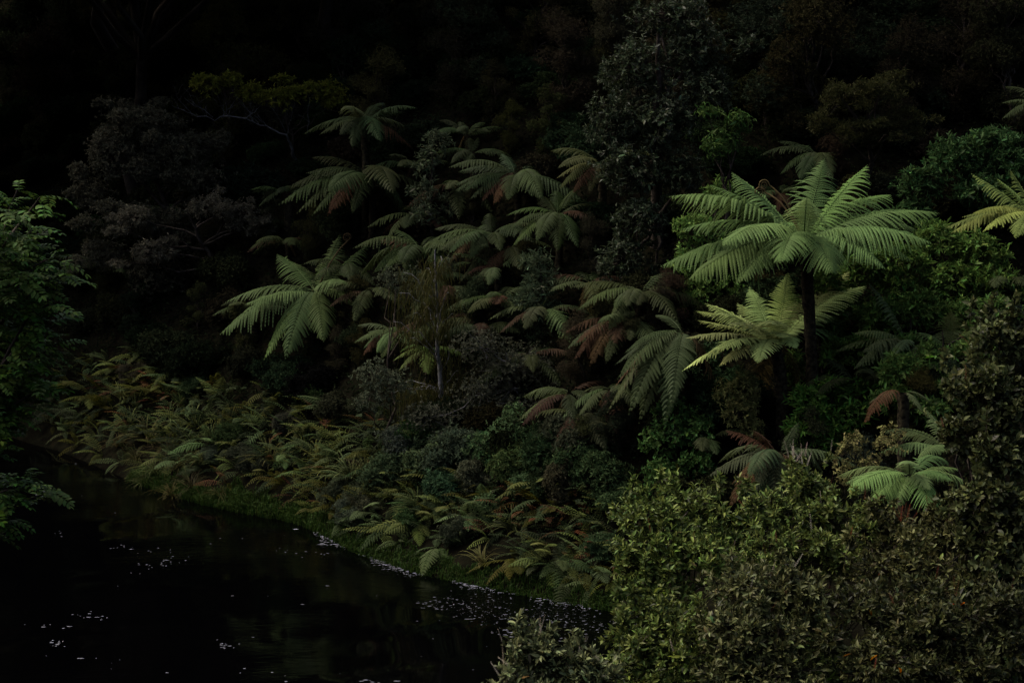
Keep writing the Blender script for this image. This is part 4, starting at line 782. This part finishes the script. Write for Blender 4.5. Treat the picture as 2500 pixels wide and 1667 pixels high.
# turf along the water's edge: uncountable, one object
V, Q, nv = [], [], 0
spx = np.array([p[0] for p in SHORE_PX], float)
n_t = 5200
xs = rng.uniform(-9.5, 3.4, n_t); bd = rng.uniform(0.0, 1.0, n_t) ** 1.4
wid = np.interp(xs, [-10, -7.5, -6, -4.6, -3, 0, 3], [0.6, 0.9, 1.3, 0.9, 1.1, 1.2, 1.0])
ys = shore_y(xs) + bd * wid * (0.35 + 0.65 * (0.5 + 0.5 * np.sin(xs * 2.3 + 1.0) * np.sin(xs * 5.1))) - 0.06
for x, y_, d_ in zip(xs, ys, bd):
    z = float(ground(x, y_)); hgt = rng.uniform(0.10, 0.30) * (0.6 if x > -3.6 else 1.0); a = rng.uniform(0, 6.28); lean = rng.uniform(0.1, 0.6) * hgt
    for q in range(3):
        aa = a + rng.normal(0, 1.2); ax = np.array((math.cos(aa + 1.57), math.sin(aa + 1.57), 0)) * 0.009; b0 = np.array((x + rng.normal(0, .03), y_ + rng.normal(0, .03), z - 0.02)); m_ = b0 + np.array((math.cos(aa) * lean * .4, math.sin(aa) * lean * .4, hgt * .6)); e_ = b0 + np.array((math.cos(aa) * lean * 1.4, math.sin(aa) * lean * 1.4, hgt * .75))
        V += [b0 - ax, b0 + ax, m_ + ax * .8, m_ - ax * .8, e_]; Q.append((nv, nv + 1, nv + 2, nv + 3)); nv += 5
V = np.array(V); Q = np.array(Q); T3 = np.stack([Q[:, 3], Q[:, 2], Q[:, 3] + 1], -1)
tf = link('bank_grass', mesh('bank_grass', V, [Q, T3], M_GRASS), None, (0.022, 0.038, 0.012), 'stuff'); tf['label'] = 'short mossy grass along the water edge'; tf['category'] = 'grass'

# foam flecks drifting on the river: uncountable, one object
V, T_ = [], []
FP = []
for _ in range(26):                                     # drifting streaks
    cx, cy = rng.uniform(-60, 1450), rng.uniform(1160, 1700); k = int(rng.integers(3, 16)); ang = R(rng.uniform(-4, 14)); ln = rng.uniform(20, 130)
    for _ in range(k):
        u = rng.normal(0, 0.5); FP.append((cx + math.cos(ang) * ln * u + rng.normal(0, 5), cy + math.sin(ang) * ln * u + rng.normal(0, 5), rng.uniform(0.4, 1.0)))
for _ in range(60): FP.append((rng.uniform(-50, 1500), rng.uniform(1130, 1690), rng.uniform(0.3, .7)))
for _ in range(700):                                    # foam line along the bank
    px = 760 + 740 * rng.beta(1.2, 1.6)
    if rng.uniform() < 0.5 + 0.5 * math.sin(px * 0.031): continue
    py = np.interp(px, spx, [p[1] for p in SHORE_PX]) + abs(rng.normal(0, 7)) + 1; FP.append((px, py, rng.uniform(0.3, .8)))
for _ in range(60): FP.append((rng.uniform(785, 850), rng.uniform(1300, 1335), rng.uniform(.5, 1.2)))
for _ in range(450):                                   # riffle
    px = rng.uniform(1020, 1560); py = 1488 + (px - 1150) * 0.10 + rng.normal(0, 1) * np.interp(px, [1020, 1250, 1560], [8, 22, 28]); FP.append((px, py, rng.uniform(.25, .6)))
FP.append((722, 1294, 2.6))
SHP = np.array(SHORE_PX, float)
for px, py, s in FP:
    P = on_water(px, py)
    if P[1] > shore_y(P[0]) - 0.03 or P[1] < 17: continue
    k = 6; a0 = rng.uniform(0, 6.28); r = 0.0085 * s; b_ = len(V); el = 1.2 + rng.gamma(1.3, 2.2)
    for j in range(k):
        a = 2 * math.pi * j / k; rr = r * rng.uniform(.7, 1.2); V.append((P[0] + math.cos(a) * rr * el, P[1] + math.sin(a) * rr * 1.6, 0.026))
    V.append((P[0], P[1], 0.026 + 0.5 * r))
    T_ += [(b_ + j, b_ + (j + 1) % k, b_ + k) for j in range(k)]
mf, t_, b_ = new_mat('river_foam'); b_.inputs['Base Color'].default_value = (0.17, 0.17, 0.20, 1); b_.inputs['Roughness'].default_value = 0.5
fo = link('foam', mesh('foam', V, np.array(T_), mf), None, None, 'stuff'); fo['label'] = 'white foam flecks scattered on the black river'; fo['category'] = 'foam'

# ------------------------------------------------------------------ near tree with feathered leaves
rng = np.random.default_rng(400)
CL = [compound_leaf_mesh(M_LEAF, int(rng.integers(6, 9)), rng) for _ in range(4)]
YL = 13.0; bx = at(-330, 900, YL)[0]; f_ = np.array((bx, YL, float(ground(bx, YL)))); o = f_
t = thing('feather_leaved_tree', 'near tree reaching in with tiers of green feathered leaves', 'tree', tuple(f_))
tb = Tubes(); top = at(-120, 330, YL); stem = wiggle(rng, f_ - ZUP * .1, top, 12, 0.02); tb.add(stem - o, np.linspace(.12, .03, 12), 8)
boughs = [(150, 500, .0), (60, 540, -.4), (130, 580, .2), (170, 650, .1), (100, 690, -.3), (195, 690, .0), (60, 620, .3), (170, 760, -.2), (80, 780, .2), (190, 810, .1), (120, 850, -.2), (200, 850, .0), (60, 880, .2), (170, 960, -.1), (90, 970, .2), (40, 1010, -.2), (60, 1040, .1), (20, 560, .1), (30, 700, -.2), (20, 820, .2), (20, 940, -.1), (90, 1170, .0), (140, 1205, .2), (50, 1195, -.2), (20, 1175, .1), (20, 480, -.3), (95, 480, .2), (110, 640, .3), (40, 760, .3), (110, 920, .3)]
FL = []
for ex, ey, dy in boughs:
    e_ = at(ex - (52 if ey < 1100 else 30), ey - (18 if ey < 1100 else 0), YL + dy); i = int(np.clip((e_[2] - .5 - f_[2]) / (top[2] - f_[2]) * 11, 1, 11)); p = wiggle(rng, stem[i], e_, 8, 0.02); p[2:7, 2] += 0.06; tb.add(p - o, np.linspace(.022, .005, 8), 5)
    dirb = nrm((p[-1] - p[-3])[None])[0]
    for q in range(25):
        u = rng.uniform(0.5, 1.0) if q else 1.0; pp = p[0] + (p[-1] - p[0]) * u; pp = pp + rng.normal(0, .02, 3)
        az = math.atan2(dirb[1], dirb[0]) + rng.uniform(-1.7, 1.7); el = rng.uniform(-0.25, 0.55); l = rng.uniform(0.16, 0.25)
        FL.append((int(rng.integers(0, 4)), Matrix.LocRotScale(Vector(pp - o), Euler((el, rng.normal(0, .25), az - math.pi / 2)), Vector((l, l, l)))))
px_, py_ = project(np.array([np.array(m_.translation) + o for _, m_ in FL])); order = np.argsort(-((px_ > -30) * 10.0 + np.array([m_.to_scale()[0] for _, m_ in FL]) * 8 + rng.uniform(0, 1.5, len(FL))))
MV, MT, MQ, nv = [], [], [], 0
for q, i in enumerate(order):
    k, m_ = FL[i]
    if q < 290: ob = link('leaf', CL[k], t, jit(rng, (0.040, 0.070, 0.021), 0.25)); ob.matrix_basis = m_; continue
    me = CL[k]; co = np.empty(len(me.vertices) * 3); me.vertices.foreach_get('co', co); a_ = np.array(m_); MV.append(co.reshape(-1, 3) @ a_[:3, :3].T + a_[:3, 3])
    for p_ in me.polygons: (MT if len(p_.vertices) == 3 else MQ).append([v_ + nv for v_ in p_.vertices])
    nv += len(me.vertices)
link('foliage', mesh('foliage', np.concatenate(MV), [np.array(MT), np.array(MQ)], M_LEAF, True), t, (0.036, 0.064, 0.020), 'stuff')
link('trunk', tb.mesh('trunk', M_BARK), t)

# ------------------------------------------------------------------ near shrubs with leathery leaves and flower spikes
def spike_mesh(rng):
    V, T_ = [], []
    for j in range(46):
        u = j / 45; a = j * 2.4; z = u; r = 0.07 * (1 - .55 * u); c = np.array((math.cos(a) * r, math.sin(a) * r, z)); d = np.array((math.cos(a), math.sin(a), .5)) * 0.055 * (1.1 - .5 * u); s = np.array((-math.sin(a), math.cos(a), 0)) * .022; b_ = len(V)
        V += [c * np.array((.2, .2, 1)), c + s + d * .4, c + d, c - s + d * .4]; T_ += [(b_, b_ + 1, b_ + 2), (b_, b_ + 2, b_ + 3)]
    for j in range(5): a = j * 1.2566; V.append((math.cos(a) * .018, math.sin(a) * .018, -0.1))
    V.append((0, 0, 1)); k = len(V); T_ += [(k - 6 + j, k - 6 + (j + 1) % 5, k - 1) for j in range(5)]
    return mesh('flower_spike', V, np.array(T_), M_FLOWER)
SPK = spike_mesh(np.random.default_rng(9))
def spikes(white, rusty, clusters=None):
    def fn(t, cr, P, D, o, rng):
        vis = np.nonzero((P[:, 2] > np.percentile(P[:, 2], 35)))[0]
        px, py = project(P)
        todo = [(i, True) for i in rng.choice(vis, white, replace=False)] + [(i, False) for i in rng.choice(vis, rusty, replace=False)]
        if clusters:
            for cx, cy, kk, wh in clusters:
                near = np.argsort((px - cx) ** 2 + (py - cy) ** 2)[:kk]; todo += [(i, wh) for i in near]
        for i, wh in todo:
            ob = link('flower_spike', SPK, t, jit(rng, (0.30, 0.26, 0.21), .15) if wh else jit(rng, (0.10, 0.035, 0.02), .2)); l = rng.uniform(.07, .13)
            d = nrm((D[i] + np.array((rng.normal(0, .25), rng.normal(0, .25), .9)))[None])[0]; ob.rotation_euler = Vector(d).to_track_quat('Z', 'Y').to_euler(); ob.location = P[i] + D[i] * 0.02 - o; ob.scale = (l * .7, l * .7, l)
    return fn
def near_shrub(label, blobs, fx, Y, seed, color, L=0.042, ratio=0.34, parts=260, density=290, k=7, extra=None, **kw):
    rs = np.random.default_rng(seed + 50); more_ = []
    for c_, r_ in blobs[:-1]:
        for _ in range(3):                       # upright leafy shoots and small outer mounds
            more_.append((c_ + r_ * np.array((rs.uniform(-.9, .9), rs.uniform(-.5, .3), rs.uniform(.75, 1.15))), np.array((.035, .035, rs.uniform(.07, .14)))))
            more_.append((c_ + r_ * np.array((rs.uniform(-.9, .9), -rs.uniform(.6, 1.0), rs.uniform(-.8, .6))), rs.uniform(.06, .13) * np.array((1, .8, .8))))
    blobs = blobs + more_
    f = foot_of(fx, Y); return tree('leathery_shrub', label, 'shrub', f, blobs, color, L, ratio, seed, density=density, k=k, r0=0.035, mat=M_GLOSS, oval=True, parts=parts, spread=(15, 68), partcol=0.35, twigs=0.35, shell=0.55, up=0.35, extra=extra, **kw)
def nb(px, py, rx, ry, Y): return blob(px, py, rx, ry, Y)
CS = (0.094, 0.120, 0.042)
near_shrub('leathery-leaved shrub with yellow-green shoot tips beside the river', [nb(1570, 1260, 90, 60, 12.3), nb(1680, 1230, 90, 60, 12.5), nb(1620, 1330, 130, 70, 12.1), nb(1560, 1390, 90, 60, 12.0), nb(1700, 1360, 110, 70, 12.0), nb(1610, 1450, 120, 60, 11.9), nb(1780, 1400, 90, 70, 12.2), nb(1770, 1320, 60, 50, 12.5), nb(1590, 1650, 160, 120, 11.9)], 1640, 12.4, 500, (0.108, 0.142, 0.048), extra=spikes(6, 6))
near_shrub('leathery-leaved shrub with white flower spikes at its crown under the reddish dead fronds', [nb(1960, 1190, 70, 70, 12.8), nb(1880, 1250, 90, 60, 12.6), nb(2020, 1270, 100, 60, 12.6), nb(1900, 1340, 120, 70, 12.3), nb(2040, 1360, 110, 70, 12.3), nb(1950, 1620, 180, 170, 12.3)], 1950, 12.9, 501, CS, extra=spikes(8, 8, [(1960, 1110, 12, True)]))
near_shrub('olive leathery shrub with rusty seed spikes below the bright arched fern', [nb(2180, 1300, 90, 60, 12.4), nb(2280, 1310, 90, 70, 12.2), nb(2150, 1390, 110, 70, 12.0), nb(2260, 1420, 110, 80, 11.9), nb(2220, 1640, 180, 150, 11.9)], 2210, 12.5, 502, (0.070, 0.073, 0.031), extra=spikes(3, 14, [(2210, 1270, 10, False)]))
near_shrub('tall dark shrub with round leathery leaves rising along the picture edge', [nb(2440, 830, 90, 80, 12.6), nb(2380, 950, 100, 80, 12.4), nb(2470, 980, 90, 90, 12.4), nb(2360, 1070, 90, 70, 12.3), nb(2450, 1120, 100, 90, 12.2), nb(2400, 1230, 110, 80, 12.0), nb(2480, 1290, 90, 90, 12.0), nb(2430, 1390, 100, 80, 11.8), nb(2440, 1620, 160, 160, 11.8)], 2430, 12.6, 503, (0.052, 0.060, 0.026), ratio=0.5, L=0.043, extra=spikes(0, 10))
near_shrub('dull shrub of mixed pale and dark leaves in the lowest middle of the thicket', [nb(1820, 1440, 120, 70, 11.3), nb(1930, 1460, 110, 70, 11.2), nb(1780, 1540, 120, 80, 11.0), nb(1900, 1560, 120, 80, 11.0), nb(1850, 1660, 170, 80, 10.9), nb(1850, 1800, 200, 120, 10.9)], 1860, 11.5, 504, (0.080, 0.086, 0.039), extra=spikes(5, 3))
near_shrub('dark shrub with scattered orange dying leaves in the lowest corner', [nb(2100, 1500, 120, 80, 11.1), nb(2230, 1530, 120, 80, 11.0), nb(2360, 1520, 120, 90, 11.0), nb(2460, 1500, 80, 90, 11.0), nb(2150, 1620, 140, 80, 10.8), nb(2330, 1640, 160, 80, 10.8), nb(2250, 1800, 220, 120, 10.8)], 2280, 11.4, 505, (0.046, 0.050, 0.022), extra=spikes(2, 8))
near_shrub('green shrub with bright leaf tips leaning over the riffle', [nb(1560, 1500, 70, 60, 11.4), nb(1640, 1530, 100, 70, 11.3), nb(1570, 1590, 80, 60, 11.2), nb(1680, 1620, 110, 70, 11.1), nb(1620, 1780, 160, 110, 11.1)], 1630, 11.6, 506, (0.086, 0.110, 0.038), parts=200, extra=spikes(2, 0))
near_shrub('small shrub topped with white flower spikes at the edge of the black water', [nb(1310, 1600, 60, 55, 10.8), nb(1290, 1570, 35, 40, 10.8), nb(1360, 1610, 50, 40, 10.8), nb(1420, 1620, 50, 40, 10.8), nb(1270, 1650, 60, 40, 10.7), nb(1380, 1655, 70, 40, 10.7), nb(1460, 1640, 60, 40, 10.8), nb(1340, 1780, 140, 110, 10.8)], 1340, 11.0, 507, (0.110, 0.125, 0.062), L=0.045, ratio=0.34, parts=160, density=190, extra=spikes(4, 0, [(1315, 1550, 4, True), (1240, 1620, 2, True), (1410, 1600, 3, True)]))
for o_ in bpy.data.objects:
    if o_.type == 'MESH' and o_.name.startswith('leaf') and o_.parent and o_.parent.parent and o_.parent.parent.get('label', '').startswith('dark shrub with scattered'):
        if int(o_.name[-2:] if o_.name[-2:].isdigit() else 1) % 23 == 0: o_.color = (0.22, 0.075, 0.02, 1)
